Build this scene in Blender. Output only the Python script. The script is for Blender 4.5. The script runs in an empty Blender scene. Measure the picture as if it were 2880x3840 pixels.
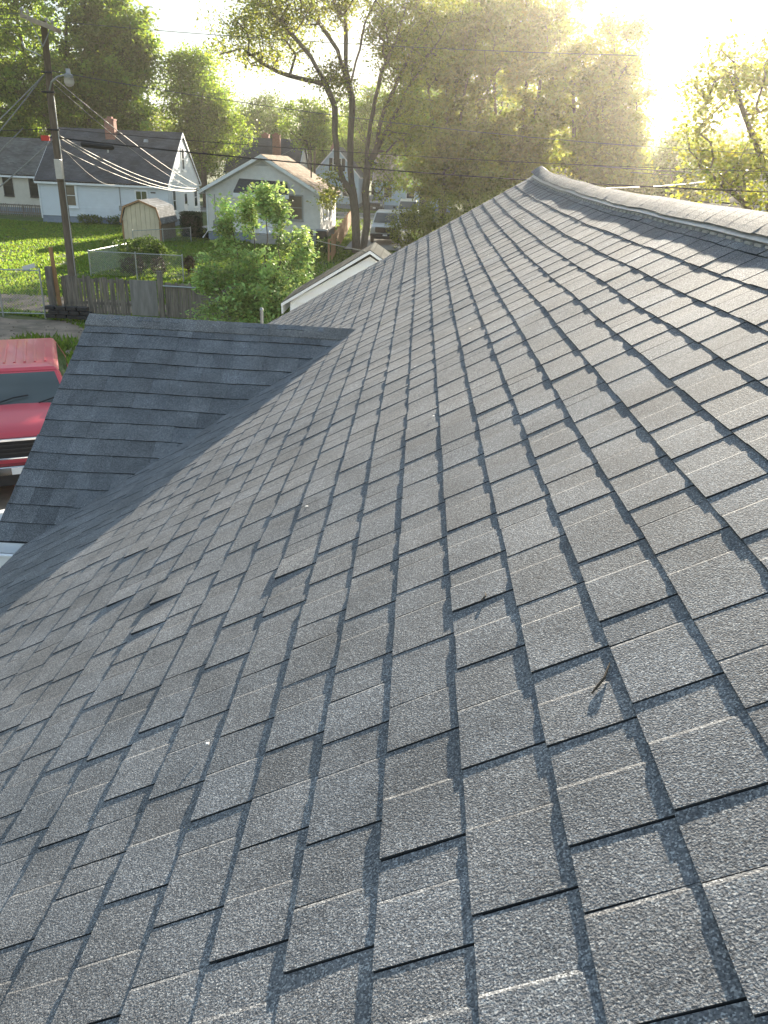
import bpy, math, random
import numpy as np
from mathutils import Vector, Matrix

sc = bpy.context.scene
R = math.radians

# ------------------------------------------------------------------ camera
CAM = np.array((0.0, 0.0, 4.8))
ROT = np.array(((0.998138926, 0.046228134, 0.039769888),      # right
                (-0.055238105, 0.409111245, 0.910811035),     # up
                (-0.025834786, 0.911312761, -0.410903413)))   # forward
cd = bpy.data.cameras.new('camera')
cam = bpy.data.objects.new('camera', cd)
sc.collection.objects.link(cam)
cam.matrix_world = Matrix(((ROT[0][0], ROT[1][0], -ROT[2][0], CAM[0]),
                           (ROT[0][1], ROT[1][1], -ROT[2][1], CAM[1]),
                           (ROT[0][2], ROT[1][2], -ROT[2][2], CAM[2]),
                           (0, 0, 0, 1)))
cd.sensor_fit = 'HORIZONTAL'
cd.sensor_width = 36.0
cd.lens = 36.05
cd.clip_start = 0.05
cd.clip_end = 3000
sc.camera = cam

# ------------------------------------------------------------------ sky, sun, exposure
SUN_EL, SUN_AZ = 14.6, 17.3          # azimuth from +Y towards +X
world = bpy.data.worlds.new('World')
sc.world = world
world.use_nodes = True
wn, wl = world.node_tree.nodes, world.node_tree.links
wn.clear()
w_out = wn.new('ShaderNodeOutputWorld')
w_bg = wn.new('ShaderNodeBackground')
w_sky = wn.new('ShaderNodeTexSky')
w_sky.sky_type = 'NISHITA'
w_sky.sun_disc = False
w_sky.sun_elevation = R(SUN_EL)
w_sky.sun_rotation = R(SUN_AZ)
w_sky.altitude = 200
w_sky.air_density = 1.0
w_sky.dust_density = 0.3
w_sky.ozone_density = 1.0
w_bg.inputs['Strength'].default_value = 0.148
# thin streaky cloud: pushes the blue towards the sky's own pale tone
w_tc = wn.new('ShaderNodeTexCoord')
w_mp = wn.new('ShaderNodeMapping')
w_mp.inputs['Scale'].default_value = (1.2, 1.2, 6.5)
w_ns = wn.new('ShaderNodeTexNoise')
w_ns.inputs['Scale'].default_value = 2.3
w_ns.inputs['Detail'].default_value = 7
w_ns.inputs['Roughness'].default_value = 0.55
w_cr = wn.new('ShaderNodeValToRGB')
w_cr.color_ramp.elements[0].position = 0.50
w_cr.color_ramp.elements[1].position = 0.68
w_bw = wn.new('ShaderNodeRGBToBW')
w_mul = wn.new('ShaderNodeMixRGB')
w_mul.blend_type = 'MULTIPLY'
w_mul.inputs[0].default_value = 1.0
w_mul.inputs[2].default_value = (1.10, 1.10, 1.10, 1)
w_mix = wn.new('ShaderNodeMixRGB')
w_sc = wn.new('ShaderNodeMath'); w_sc.operation = 'MULTIPLY'; w_sc.inputs[1].default_value = 0.85
w_gm = wn.new('ShaderNodeGamma'); w_gm.inputs[1].default_value = 0.28      # a thin high veil evens the sky out
w_hs = wn.new('ShaderNodeHueSaturation'); w_hs.inputs['Saturation'].default_value = 2.1
wl.new(w_tc.outputs['Generated'], w_mp.inputs['Vector'])
wl.new(w_mp.outputs[0], w_ns.inputs['Vector'])
wl.new(w_ns.outputs['Fac'], w_cr.inputs[0])
wl.new(w_sky.outputs[0], w_gm.inputs[0])
wl.new(w_gm.outputs[0], w_hs.inputs['Color'])
wl.new(w_gm.outputs[0], w_bw.inputs[0])
wl.new(w_bw.outputs[0], w_mul.inputs[1])
wl.new(w_cr.outputs[0], w_sc.inputs[0])
wl.new(w_sc.outputs[0], w_mix.inputs[0])
wl.new(w_hs.outputs[0], w_mix.inputs[1])
wl.new(w_mul.outputs[0], w_mix.inputs[2])
wl.new(w_mix.outputs[0], w_bg.inputs['Color'])
wl.new(w_bg.outputs[0], w_out.inputs['Surface'])

sd = bpy.data.lights.new('sun', 'SUN')
sd.energy = 4.3
sd.angle = R(0.53)
sd.color = (1.0, 0.89, 0.72)
sun = bpy.data.objects.new('sun', sd)
sc.collection.objects.link(sun)
sdir = Vector((math.sin(R(SUN_AZ)) * math.cos(R(SUN_EL)), math.cos(R(SUN_AZ)) * math.cos(R(SUN_EL)), math.sin(R(SUN_EL))))
sun.rotation_euler = sdir.to_track_quat('Z', 'Y').to_euler()

sc.view_settings.view_transform = 'Standard'
sc.view_settings.look = 'None'
sc.view_settings.exposure = 2.25
sc.view_settings.gamma = 1.0
sc.view_settings.use_curve_mapping = False
sc.cycles.max_bounces = 8
sc.cycles.volume_bounces = 0
sc.cycles.transparent_max_bounces = 8

# ------------------------------------------------------------------ helpers
COL = sc.collection
rng = np.random.default_rng(7)
random.seed(5)


def tag(o, label=None, cat=None, group=None, kind=None):
    if label: o['label'] = label
    if cat: o['category'] = cat
    if group: o['group'] = group
    if kind: o['kind'] = kind
    return o


def empty(name, loc, label=None, cat=None, group=None, rz=0.0):
    o = bpy.data.objects.new(name, None)
    o.empty_display_size = 0.2
    COL.objects.link(o)
    o.location = loc
    o.rotation_euler = (0, 0, rz)
    return tag(o, label, cat, group)


def link(name, me, mat=None, parent=None):
    if mat is not None and not me.materials:
        me.materials.append(mat)
    o = bpy.data.objects.new(name, me)
    COL.objects.link(o)
    if parent is not None:
        o.parent = parent
    return o


def copy_tree(o, parent=None):
    c = o.copy()
    COL.objects.link(c)
    c.parent = parent
    for ch in list(o.children):
        copy_tree(ch, c)
    return c


class MB:
    """collects faces; build() links them as one mesh object"""
    def __init__(s):
        s.v, s.f = [], []

    def add(s, vs, fs):
        n = len(s.v)
        s.v += [tuple(map(float, p)) for p in vs]
        s.f += [tuple(n + i for i in f) for f in fs]
        return s

    def box(s, c, d, rz=0.0, taper=1.0):
        x, y, z = (k / 2 for k in d)
        ca, sa = math.cos(rz), math.sin(rz)
        vs = []
        for dz, t in ((-z, 1.0), (z, taper)):
            for dx, dy in ((-x, -y), (x, -y), (x, y), (-x, y)):
                dx *= t; dy *= t
                vs.append((c[0] + dx * ca - dy * sa, c[1] + dx * sa + dy * ca, c[2] + dz))
        return s.add(vs, ((0, 3, 2, 1), (4, 5, 6, 7), (0, 1, 5, 4), (1, 2, 6, 5), (2, 3, 7, 6), (3, 0, 4, 7)))

    def b2(s, a, b):
        return s.box([(i + j) / 2 for i, j in zip(a, b)], [abs(j - i) for i, j in zip(a, b)])

    def prism(s, poly, off):
        """planar polygon extruded by vector off"""
        n = len(poly)
        vs = [tuple(p) for p in poly] + [tuple(a + b for a, b in zip(p, off)) for p in poly]
        fs = [tuple(range(n))[::-1], tuple(range(n, 2 * n))]
        fs += [(i, (i + 1) % n, n + (i + 1) % n, n + i) for i in range(n)]
        return s.add(vs, fs)

    def tube(s, pts, rad, n=6, caps=True):
        P = np.array(pts, float)
        if np.isscalar(rad): rad = [rad] * len(P)
        rings = []
        for i in range(len(P)):
            t = P[min(i + 1, len(P) - 1)] - P[max(i - 1, 0)]
            t /= max(np.linalg.norm(t), 1e-9)
            u = np.cross(t, (0, 0, 1.0)) if abs(t[2]) < 0.95 else np.cross(t, (0, 1.0, 0))
            u /= np.linalg.norm(u)
            w = np.cross(t, u)
            rings.append([P[i] + rad[i] * (math.cos(a) * u + math.sin(a) * w) for a in np.arange(n) * 2 * math.pi / n])
        vs = [p for r in rings for p in r]
        fs = []
        for i in range(len(P) - 1):
            for j in range(n):
                k = (j + 1) % n
                fs.append((i * n + j, i * n + k, (i + 1) * n + k, (i + 1) * n + j))
        if caps:
            fs.append(tuple(range(n)))
            fs.append(tuple(range((len(P) - 1) * n, len(P) * n))[::-1])
        return s.add(vs, fs)

    def loft(s, rings, caps=True):
        n = len(rings[0])
        vs = [p for r in rings for p in r]
        fs = []
        for i in range(len(rings) - 1):
            for j in range(n):
                k = (j + 1) % n
                fs.append((i * n + j, i * n + k, (i + 1) * n + k, (i + 1) * n + j))
        if caps:
            fs.append(tuple(range(n))[::-1])
            fs.append(tuple(range((len(rings) - 1) * n, len(rings) * n)))
        return s.add(vs, fs)

    def mesh(s, name):
        me = bpy.data.meshes.new(name)
        me.from_pydata(s.v, [], s.f)
        me.update()
        return me

    def build(s, name, mat=None, parent=None, smooth=False, bevel=0.0):
        me = s.mesh(name)
        o = link(name, me, mat, parent)
        if smooth:
            me.polygons.foreach_set('use_smooth', [True] * len(me.polygons))
        if bevel:
            m = o.modifiers.new('bevel', 'BEVEL')
            m.width = bevel; m.segments = 2; m.limit_method = 'ANGLE'; m.angle_limit = R(28)
        return o


def fast_mesh(name, V, F, tint=None):
    """numpy quads (or tris) -> mesh, with an optional per-vertex colour attribute"""
    V = np.asarray(V, np.float32); F = np.asarray(F, np.int32)
    k = F.shape[1]
    me = bpy.data.meshes.new(name)
    me.vertices.add(len(V)); me.vertices.foreach_set('co', V.ravel())
    me.loops.add(F.size); me.loops.foreach_set('vertex_index', F.ravel())
    me.polygons.add(len(F))
    me.polygons.foreach_set('loop_start', np.arange(0, F.size, k, dtype=np.int32))
    me.polygons.foreach_set('loop_total', np.full(len(F), k, np.int32))
    me.update(calc_edges=True)
    if tint is not None:
        a = me.attributes.new('tint', 'FLOAT_COLOR', 'POINT')
        c = np.ones((len(V), 4), np.float32); c[:, :3] = tint
        a.data.foreach_set('color', c.ravel())
    return me


# ------------------------------------------------------------------ materials
def nodes(name):
    m = bpy.data.materials.new(name)
    m.use_nodes = True
    nt = m.node_tree
    nt.nodes.clear()
    out = nt.nodes.new('ShaderNodeOutputMaterial')
    return m, nt, out


def mat(name, col, rough=0.7, var=0.18, scale=3.0, bump=0.0, bscale=40.0, metal=0.0, spec=0.3, stretch=(1, 1, 1), dirt=None, dscale=0.6, coat=0.0):
    m, nt, out = nodes(name)
    N, L = nt.nodes, nt.links
    b = N.new('ShaderNodeBsdfPrincipled')
    b.inputs['Roughness'].default_value = rough
    b.inputs['Metallic'].default_value = metal
    b.inputs['Specular IOR Level'].default_value = spec
    b.inputs['Coat Weight'].default_value = coat
    g = N.new('ShaderNodeNewGeometry')
    mp = N.new('ShaderNodeMapping'); mp.inputs['Scale'].default_value = stretch
    L.new(g.outputs['Position'], mp.inputs['Vector'])
    n = N.new('ShaderNodeTexNoise'); n.inputs['Scale'].default_value = scale; n.inputs['Detail'].default_value = 6
    L.new(mp.outputs[0], n.inputs['Vector'])
    cr = N.new('ShaderNodeValToRGB')
    cr.color_ramp.elements[0].position = 0.28; cr.color_ramp.elements[1].position = 0.72
    cr.color_ramp.elements[0].color = tuple(c * (1 - var) for c in col) + (1,)
    cr.color_ramp.elements[1].color = tuple(min(1, c * (1 + var)) for c in col) + (1,)
    L.new(n.outputs['Fac'], cr.inputs[0])
    src = cr.outputs[0]
    if dirt is not None:
        n2 = N.new('ShaderNodeTexNoise'); n2.inputs['Scale'].default_value = dscale; n2.inputs['Detail'].default_value = 8
        n2.inputs['Roughness'].default_value = 0.65
        L.new(mp.outputs[0], n2.inputs['Vector'])
        c2 = N.new('ShaderNodeValToRGB'); c2.color_ramp.elements[0].position = 0.48; c2.color_ramp.elements[1].position = 0.72
        L.new(n2.outputs['Fac'], c2.inputs[0])
        mx = N.new('ShaderNodeMixRGB'); mx.inputs[2].default_value = tuple(dirt) + (1,)
        L.new(c2.outputs[0], mx.inputs[0]); L.new(src, mx.inputs[1])
        src = mx.outputs[0]
    L.new(src, b.inputs['Base Color'])
    if bump:
        n3 = N.new('ShaderNodeTexNoise'); n3.inputs['Scale'].default_value = bscale; n3.inputs['Detail'].default_value = 4
        L.new(mp.outputs[0], n3.inputs['Vector'])
        bp = N.new('ShaderNodeBump'); bp.inputs['Strength'].default_value = bump; bp.inputs['Distance'].default_value = 0.02
        L.new(n3.outputs['Fac'], bp.inputs['Height']); L.new(bp.outputs[0], b.inputs['Normal'])
    L.new(b.outputs[0], out.inputs['Surface'])
    return m


def shingle_mat(name, base, warm, light, gscale=430.0, bump=0.85):
    """asphalt shingle: mixed stone granules with their own relief; each piece has its own tone in 'tint'"""
    m, nt, out = nodes(name)
    N, L = nt.nodes, nt.links
    b = N.new('ShaderNodeBsdfPrincipled')
    b.inputs['Roughness'].default_value = 0.85
    b.inputs['Specular IOR Level'].default_value = 0.25
    g = N.new('ShaderNodeNewGeometry')
    v = N.new('ShaderNodeTexVoronoi'); v.inputs['Scale'].default_value = gscale
    L.new(g.outputs['Position'], v.inputs['Vector'])
    cr = N.new('ShaderNodeValToRGB')
    e = cr.color_ramp.elements
    e[0].position = 0.0; e[0].color = tuple(c * 0.48 for c in base) + (1,)
    e[1].position = 1.0; e[1].color = tuple(light) + (1,)
    x = e.new(0.45); x.color = tuple(base) + (1,)
    x = e.new(0.72); x.color = tuple(warm) + (1,)
    sp = N.new('ShaderNodeSeparateColor')
    L.new(v.outputs['Color'], sp.inputs[0]); L.new(sp.outputs[0], cr.inputs[0])
    at = N.new('ShaderNodeAttribute'); at.attribute_name = 'tint'
    mul = N.new('ShaderNodeMixRGB'); mul.blend_type = 'MULTIPLY'; mul.inputs[0].default_value = 1.0
    L.new(cr.outputs[0], mul.inputs[1]); L.new(at.outputs['Color'], mul.inputs[2])
    n2 = N.new('ShaderNodeTexNoise'); n2.inputs['Scale'].default_value = 5.0; n2.inputs['Detail'].default_value = 5
    L.new(g.outputs['Position'], n2.inputs['Vector'])
    mr = N.new('ShaderNodeMapRange'); mr.inputs[1].default_value = 0.3; mr.inputs[2].default_value = 0.7
    mr.inputs[3].default_value = 0.80; mr.inputs[4].default_value = 1.20
    L.new(n2.outputs['Fac'], mr.inputs[0])
    mul2 = N.new('ShaderNodeMixRGB'); mul2.blend_type = 'MULTIPLY'; mul2.inputs[0].default_value = 1.0
    L.new(mul.outputs[0], mul2.inputs[1]); L.new(mr.outputs[0], mul2.inputs[2])
    L.new(mul2.outputs[0], b.inputs['Base Color'])
    n3 = N.new('ShaderNodeTexNoise'); n3.inputs['Scale'].default_value = gscale * 0.75; n3.inputs['Detail'].default_value = 2
    L.new(g.outputs['Position'], n3.inputs['Vector'])
    bp = N.new('ShaderNodeBump'); bp.inputs['Strength'].default_value = bump; bp.inputs['Distance'].default_value = 0.0022
    L.new(n3.outputs['Fac'], bp.inputs['Height']); L.new(bp.outputs[0], b.inputs['Normal'])
    L.new(b.outputs[0], out.inputs['Surface'])
    return m


def leaf_mat(name, col, trans, rough=0.55, tfac=0.5):
    m, nt, out = nodes(name)
    N, L = nt.nodes, nt.links
    at = N.new('ShaderNodeAttribute'); at.attribute_name = 'tint'
    def tinted(c):
        x = N.new('ShaderNodeMixRGB'); x.blend_type = 'MULTIPLY'; x.inputs[0].default_value = 1.0
        x.inputs[1].default_value = tuple(c) + (1,)
        L.new(at.outputs['Color'], x.inputs[2])
        return x.outputs[0]
    b = N.new('ShaderNodeBsdfPrincipled')
    b.inputs['Roughness'].default_value = rough
    b.inputs['Specular IOR Level'].default_value = 0.35
    L.new(tinted(col), b.inputs['Base Color'])
    t = N.new('ShaderNodeBsdfTranslucent')
    L.new(tinted(trans), t.inputs['Color'])
    mx = N.new('ShaderNodeMixShader'); mx.inputs[0].default_value = tfac
    L.new(b.outputs[0], mx.inputs[1]); L.new(t.outputs[0], mx.inputs[2])
    L.new(mx.outputs[0], out.inputs['Surface'])
    return m


def glass_mat(name, col, rough=0.06):
    m, nt, out = nodes(name)
    b = nt.nodes.new('ShaderNodeBsdfPrincipled')
    n = nt.nodes.new('ShaderNodeTexNoise'); n.inputs['Scale'].default_value = 1.3
    cr = nt.nodes.new('ShaderNodeValToRGB')
    cr.color_ramp.elements[0].color = tuple(c * 0.6 for c in col) + (1,)
    cr.color_ramp.elements[1].color = tuple(c * 1.4 for c in col) + (1,)
    nt.links.new(n.outputs['Fac'], cr.inputs[0]); nt.links.new(cr.outputs[0], b.inputs['Base Color'])
    b.inputs['Roughness'].default_value = rough
    b.inputs['Specular IOR Level'].default_value = 0.6
    nt.links.new(b.outputs[0], out.inputs['Surface'])
    return m


def roof_mat(name, col, vary=0.25):
    """far roofs: courses too small to tell apart, so tone comes from a brick pattern"""
    m, nt, out = nodes(name)
    N, L = nt.nodes, nt.links
    b = N.new('ShaderNodeBsdfPrincipled'); b.inputs['Roughness'].default_value = 1.0
    b.inputs['Specular IOR Level'].default_value = 0.04
    g = N.new('ShaderNodeNewGeometry')
    sx = N.new('ShaderNodeSeparateXYZ'); L.new(g.outputs['Position'], sx.inputs[0])
    ad = N.new('ShaderNodeMath'); ad.operation = 'ADD'
    L.new(sx.outputs[0], ad.inputs[0]); L.new(sx.outputs[1], ad.inputs[1])
    cb = N.new('ShaderNodeCombineXYZ'); L.new(ad.outputs[0], cb.inputs[0]); L.new(sx.outputs[2], cb.inputs[1])
    br = N.new('ShaderNodeTexBrick')
    br.inputs['Scale'].default_value = 1.0
    br.inputs['Brick Width'].default_value = 0.33; br.inputs['Row Height'].default_value = 0.085
    br.inputs['Mortar Size'].default_value = 0.008
    br.inputs['Color1'].default_value = tuple(c * (1 - vary) for c in col) + (1,)
    br.inputs['Color2'].default_value = tuple(c * (1 + vary) for c in col) + (1,)
    br.inputs['Mortar'].default_value = tuple(c * 0.55 for c in col) + (1,)
    L.new(cb.outputs[0], br.inputs['Vector'])
    n = N.new('ShaderNodeTexNoise'); n.inputs['Scale'].default_value = 0.9; n.inputs['Detail'].default_value = 7
    L.new(g.outputs['Position'], n.inputs['Vector'])
    mr = N.new('ShaderNodeMapRange'); mr.inputs[1].default_value = 0.3; mr.inputs[2].default_value = 0.7
    mr.inputs[3].default_value = 0.75; mr.inputs[4].default_value = 1.25
    L.new(n.outputs['Fac'], mr.inputs[0])
    mul = N.new('ShaderNodeMixRGB'); mul.blend_type = 'MULTIPLY'; mul.inputs[0].default_value = 1.0
    L.new(br.outputs['Color'], mul.inputs[1]); L.new(mr.outputs[0], mul.inputs[2])
    L.new(mul.outputs[0], b.inputs['Base Color'])
    L.new(b.outputs[0], out.inputs['Surface'])
    return m


def brick_mat(name, col):
    m, nt, out = nodes(name)
    N, L = nt.nodes, nt.links
    b = N.new('ShaderNodeBsdfPrincipled'); b.inputs['Roughness'].default_value = 0.9
    g = N.new('ShaderNodeNewGeometry')
    sx = N.new('ShaderNodeSeparateXYZ'); L.new(g.outputs['Position'], sx.inputs[0])
    ad = N.new('ShaderNodeMath'); ad.operation = 'ADD'
    L.new(sx.outputs[0], ad.inputs[0]); L.new(sx.outputs[1], ad.inputs[1])
    cb = N.new('ShaderNodeCombineXYZ'); L.new(ad.outputs[0], cb.inputs[0]); L.new(sx.outputs[2], cb.inputs[1])
    br = N.new('ShaderNodeTexBrick'); br.inputs['Scale'].default_value = 1.0
    br.inputs['Brick Width'].default_value = 0.21; br.inputs['Row Height'].default_value = 0.075; br.inputs['Mortar Size'].default_value = 0.008
    br.inputs['Color1'].default_value = tuple(c * 0.75 for c in col) + (1,)
    br.inputs['Color2'].default_value = tuple(c * 1.2 for c in col) + (1,)
    br.inputs['Mortar'].default_value = (0.3, 0.26, 0.23, 1)
    L.new(cb.outputs[0], br.inputs['Vector']); L.new(br.outputs['Color'], b.inputs['Base Color'])
    L.new(b.outputs[0], out.inputs['Surface'])
    return m


M = {}
M['shingle'] = shingle_mat('charcoal_shingle', (0.130, 0.136, 0.147), (0.166, 0.170, 0.176), (0.345, 0.355, 0.362))
M['cap'] = shingle_mat('ridge_cap_shingle', (0.13, 0.13, 0.13), (0.18, 0.174, 0.168), (0.42, 0.41, 0.39))
M['edge'] = mat('cut_asphalt_edge', (0.035, 0.037, 0.040), 0.8, 0.3, 60)
M['deck'] = mat('roof_deck', (0.05, 0.05, 0.052), 0.9)
M['vent'] = mat('vent_plastic', (0.36, 0.35, 0.33), 0.4, 0.2, 30, spec=0.6)
M['white'] = mat('white_paint', (0.80, 0.82, 0.84), 0.55, 0.05, 4, dirt=(0.72, 0.73, 0.74), dscale=0.9)
M['white_old'] = mat('aged_white_paint', (0.74, 0.735, 0.71), 0.65, 0.08, 3, dirt=(0.62, 0.60, 0.56), dscale=0.7)
M['siding_blue'] = mat('pale_blue_siding', (0.66, 0.71, 0.76), 0.55, 0.06, 2, dirt=(0.60, 0.64, 0.68), dscale=0.5)
M['siding_light'] = mat('light_blue_siding', (0.46, 0.57, 0.66), 0.55, 0.06, 2)
M['siding_grey'] = mat('grey_siding', (0.46, 0.46, 0.44), 0.6, 0.08, 2)
M['siding_cream'] = mat('cream_siding', (0.62, 0.58, 0.50), 0.6, 0.08, 2)
M['found'] = mat('painted_block', (0.22, 0.27, 0.34), 0.8, 0.12, 5, bump=0.4)
M['concrete'] = mat('concrete', (0.36, 0.35, 0.33), 0.9, 0.12, 2, bump=0.3)
M['roof_dark'] = roof_mat('dark_far_roof', (0.080, 0.084, 0.094), 0.16)
M['roof_brown'] = roof_mat('brown_far_roof', (0.33, 0.26, 0.20), 0.2)
M['roof_grey'] = roof_mat('grey_far_roof', (0.13, 0.13, 0.125), 0.25)
M['roof_mossy'] = roof_mat('mossy_garage_roof', (0.07, 0.075, 0.068), 0.3)
M['roof_shed'] = roof_mat('shed_roof', (0.20, 0.205, 0.21), 0.22)
M['brick'] = brick_mat('red_chimney_brick', (0.34, 0.12, 0.075))
M['glass'] = glass_mat('window_glass', (0.022, 0.026, 0.028))
M['glass_tan'] = glass_mat('curtained_glass', (0.16, 0.13, 0.10), 0.15)
M['glass_green'] = glass_mat('greenish_glass', (0.06, 0.08, 0.04), 0.1)
M['car_glass'] = glass_mat('windscreen_glass', (0.07, 0.085, 0.085), 0.05)  # base colour lifted to stand in for sky reflected in the glass
M['pole'] = mat('weathered_pole_wood', (0.15, 0.115, 0.085), 0.9, 0.3, 6, bump=0.8, bscale=30, stretch=(4, 4, 0.4))
M['arm'] = mat('crossarm_wood', (0.36, 0.29, 0.22), 0.85, 0.2, 8, bump=0.4)
M['fence'] = mat('grey_fence_wood', (0.22, 0.19, 0.16), 0.9, 0.35, 7, bump=0.7, bscale=25, stretch=(4, 4, 0.35), dirt=(0.08, 0.075, 0.07), dscale=2)
M['ply'] = mat('weathered_plywood', (0.25, 0.235, 0.22), 0.9, 0.2, 5, bump=0.3, stretch=(3, 3, 0.4), dirt=(0.17, 0.16, 0.15), dscale=2)
M['cedar'] = mat('cedar_fence_wood', (0.36, 0.20, 0.10), 0.85, 0.25, 6, bump=0.4, stretch=(4, 4, 0.4))
M['shed_wall'] = mat('cream_shed_panel', (0.68, 0.58, 0.42), 0.65, 0.08, 3, dirt=(0.60, 0.50, 0.36), dscale=1.2)
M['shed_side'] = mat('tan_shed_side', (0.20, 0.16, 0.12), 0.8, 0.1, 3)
M['galv'] = mat('galvanised_steel', (0.42, 0.43, 0.42), 0.45, 0.12, 12, metal=0.7)
M['metal'] = mat('grey_metal', (0.30, 0.31, 0.32), 0.4, 0.1, 10, metal=0.6)
M['cable'] = mat('bare_cable', (0.24, 0.235, 0.21), 0.5, 0.2, 12, metal=0.2)
M['line'] = mat('weathered_line', (0.11, 0.115, 0.105), 0.6, 0.2, 12)
M['black'] = mat('black_rubber', (0.018, 0.018, 0.02), 0.6, 0.2, 10)
M['dark'] = mat('dark_plastic', (0.03, 0.03, 0.033), 0.45, 0.2, 10)
M['red_box'] = mat('red_marker', (0.55, 0.04, 0.03), 0.5)
M['ins'] = mat('porcelain', (0.30, 0.27, 0.25), 0.25, 0.1, 10, spec=0.6)
M['lens'] = mat('lamp_lens', (0.55, 0.50, 0.45), 0.3, 0.08, 10, spec=0.6)
M['red'] = mat('red_car_paint', (0.62, 0.062, 0.085), 0.36, 0.04, 3, spec=0.5, coat=0.25)
M['van_paint'] = mat('silver_white_paint', (0.52, 0.54, 0.54), 0.3, 0.05, 3, spec=0.5, coat=0.5)
M['grey_paint'] = mat('dark_grey_paint', (0.10, 0.11, 0.12), 0.3, 0.05, 3, spec=0.5, coat=0.5)
M['chrome'] = mat('chrome', (0.45, 0.45, 0.46), 0.12, 0.03, 8, metal=1.0)
M['tyre'] = mat('tyre', (0.02, 0.02, 0.02), 0.85)
M['lamp_glass'] = mat('headlight', (0.55, 0.55, 0.52), 0.1, 0.05, 8, spec=0.8)
M['tarp'] = mat('white_tarp', (0.70, 0.70, 0.70), 0.5, 0.1, 4, bump=0.5, bscale=8)
M['bark'] = mat('tree_bark', (0.13, 0.105, 0.085), 0.95, 0.3, 7, bump=0.7, bscale=14, stretch=(3, 3, 0.6))
M['bark_far'] = mat('far_tree_bark', (0.12, 0.10, 0.085), 0.95, 0.2, 3)
M['maple'] = leaf_mat('maple_leaf', (0.105, 0.155, 0.030), (0.46, 0.48, 0.055))
M['green_maple'] = leaf_mat('green_maple_leaf', (0.085, 0.15, 0.030), (0.34, 0.46, 0.045))
M['ash'] = leaf_mat('ash_leaf', (0.105, 0.145, 0.035), (0.40, 0.43, 0.055))
M['fargreen'] = leaf_mat('far_leaf', (0.080, 0.14, 0.036), (0.22, 0.31, 0.05))
M['sapling'] = leaf_mat('sapling_leaf', (0.30, 0.42, 0.15), (0.46, 0.60, 0.17), tfac=0.45)
M['hedge'] = leaf_mat('hedge_leaf', (0.022, 0.045, 0.016), (0.03, 0.06, 0.015), tfac=0.25)
M['vine'] = leaf_mat('vine_leaf', (0.08, 0.13, 0.045), (0.18, 0.26, 0.05))
M['brown_leaf'] = leaf_mat('reddish_shrub_leaf', (0.06, 0.045, 0.028), (0.09, 0.06, 0.03), tfac=0.3)
M['spruce'] = leaf_mat('spruce_needle', (0.03, 0.055, 0.035), (0.05, 0.08, 0.03), tfac=0.25)
M['blade'] = leaf_mat('grass_blade', (0.090, 0.145, 0.030), (0.26, 0.37, 0.045), tfac=0.55)
M['lawn'] = mat('lawn_soil_and_grass', (0.065, 0.100, 0.028), 0.95, 0.35, 1.5, bump=0.6, bscale=25, dirt=(0.12, 0.125, 0.05), dscale=0.35)
M['dirt'] = mat('bare_dirt', (0.27, 0.21, 0.16), 0.95, 0.25, 2.5, bump=0.8, bscale=14, dirt=(0.12, 0.10, 0.07), dscale=0.9)
M['asphalt'] = mat('asphalt', (0.16, 0.155, 0.15), 0.9, 0.15, 3, bump=0.3)
M['drive'] = mat('concrete_drive', (0.33, 0.31, 0.29), 0.9, 0.15, 2, bump=0.2)
M['stick'] = mat('twig', (0.07, 0.055, 0.04), 0.9)
M['chip'] = mat('pale_chip', (0.70, 0.68, 0.64), 0.7)
# ------------------------------------------------------------------ ground
def ground_z(x, y):
    return 0.05 * np.sin(x * 0.31 + 1.0) * np.cos(y * 0.23) + 0.03 * np.sin(x * 0.83 + y * 0.57)


def flat(name, poly, z, material, kind='structure', label=None):
    mb = MB()
    mb.add([(x, y, z) for x, y in poly], [tuple(range(len(poly)))])
    o = mb.build(name, material)
    tag(o, label=label, kind=kind)
    return o


gu = np.linspace(-1, 1, 141)
gx = 60 * gu + 1140 * gu ** 9
gy = 45 + 60 * gu + 1200 * gu ** 9
GX, GY = np.meshgrid(gx, gy, indexing='ij')
GZ = ground_z(GX, GY) * np.exp(-((GX / 80) ** 2 + ((GY - 45) / 80) ** 2)) - 0.06
gi = np.arange(141 * 141).reshape(141, 141)
GF = np.stack([gi[:-1, :-1], gi[1:, :-1], gi[1:, 1:], gi[:-1, 1:]], -1).reshape(-1, 4)
gme = fast_mesh('ground', np.stack([GX, GY, GZ], -1).reshape(-1, 3), GF)
tag(link('ground', gme, M['lawn']), kind='structure', label='shaded green lawn and soil around the houses')


def strip_mesh(name, poly_fn, nx, ny, material, lift, label=None):
    u, v = np.meshgrid(np.linspace(0, 1, nx), np.linspace(0, 1, ny), indexing='ij')
    x, y = poly_fn(u, v)
    z = ground_z(x, y) * np.exp(-((x / 80) ** 2 + ((y - 45) / 80) ** 2)) - 0.06 + lift
    ii = np.arange(nx * ny).reshape(nx, ny)
    F = np.stack([ii[:-1, :-1], ii[1:, :-1], ii[1:, 1:], ii[:-1, 1:]], -1).reshape(-1, 4)
    return tag(link(name, fast_mesh(name, np.stack([x, y, z], -1).reshape(-1, 3), F), material), kind='structure', label=label)


def blob(cx, cy, rx, ry, wob=0.18, ph=0.0):
    def fn(u, v):
        a = u * 2 * math.pi
        r = v * (1 + wob * np.sin(3 * a + ph) + 0.6 * wob * np.sin(7 * a + 2 * ph))
        return cx + rx * r * np.cos(a), cy + ry * r * np.sin(a)
    return fn


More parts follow.
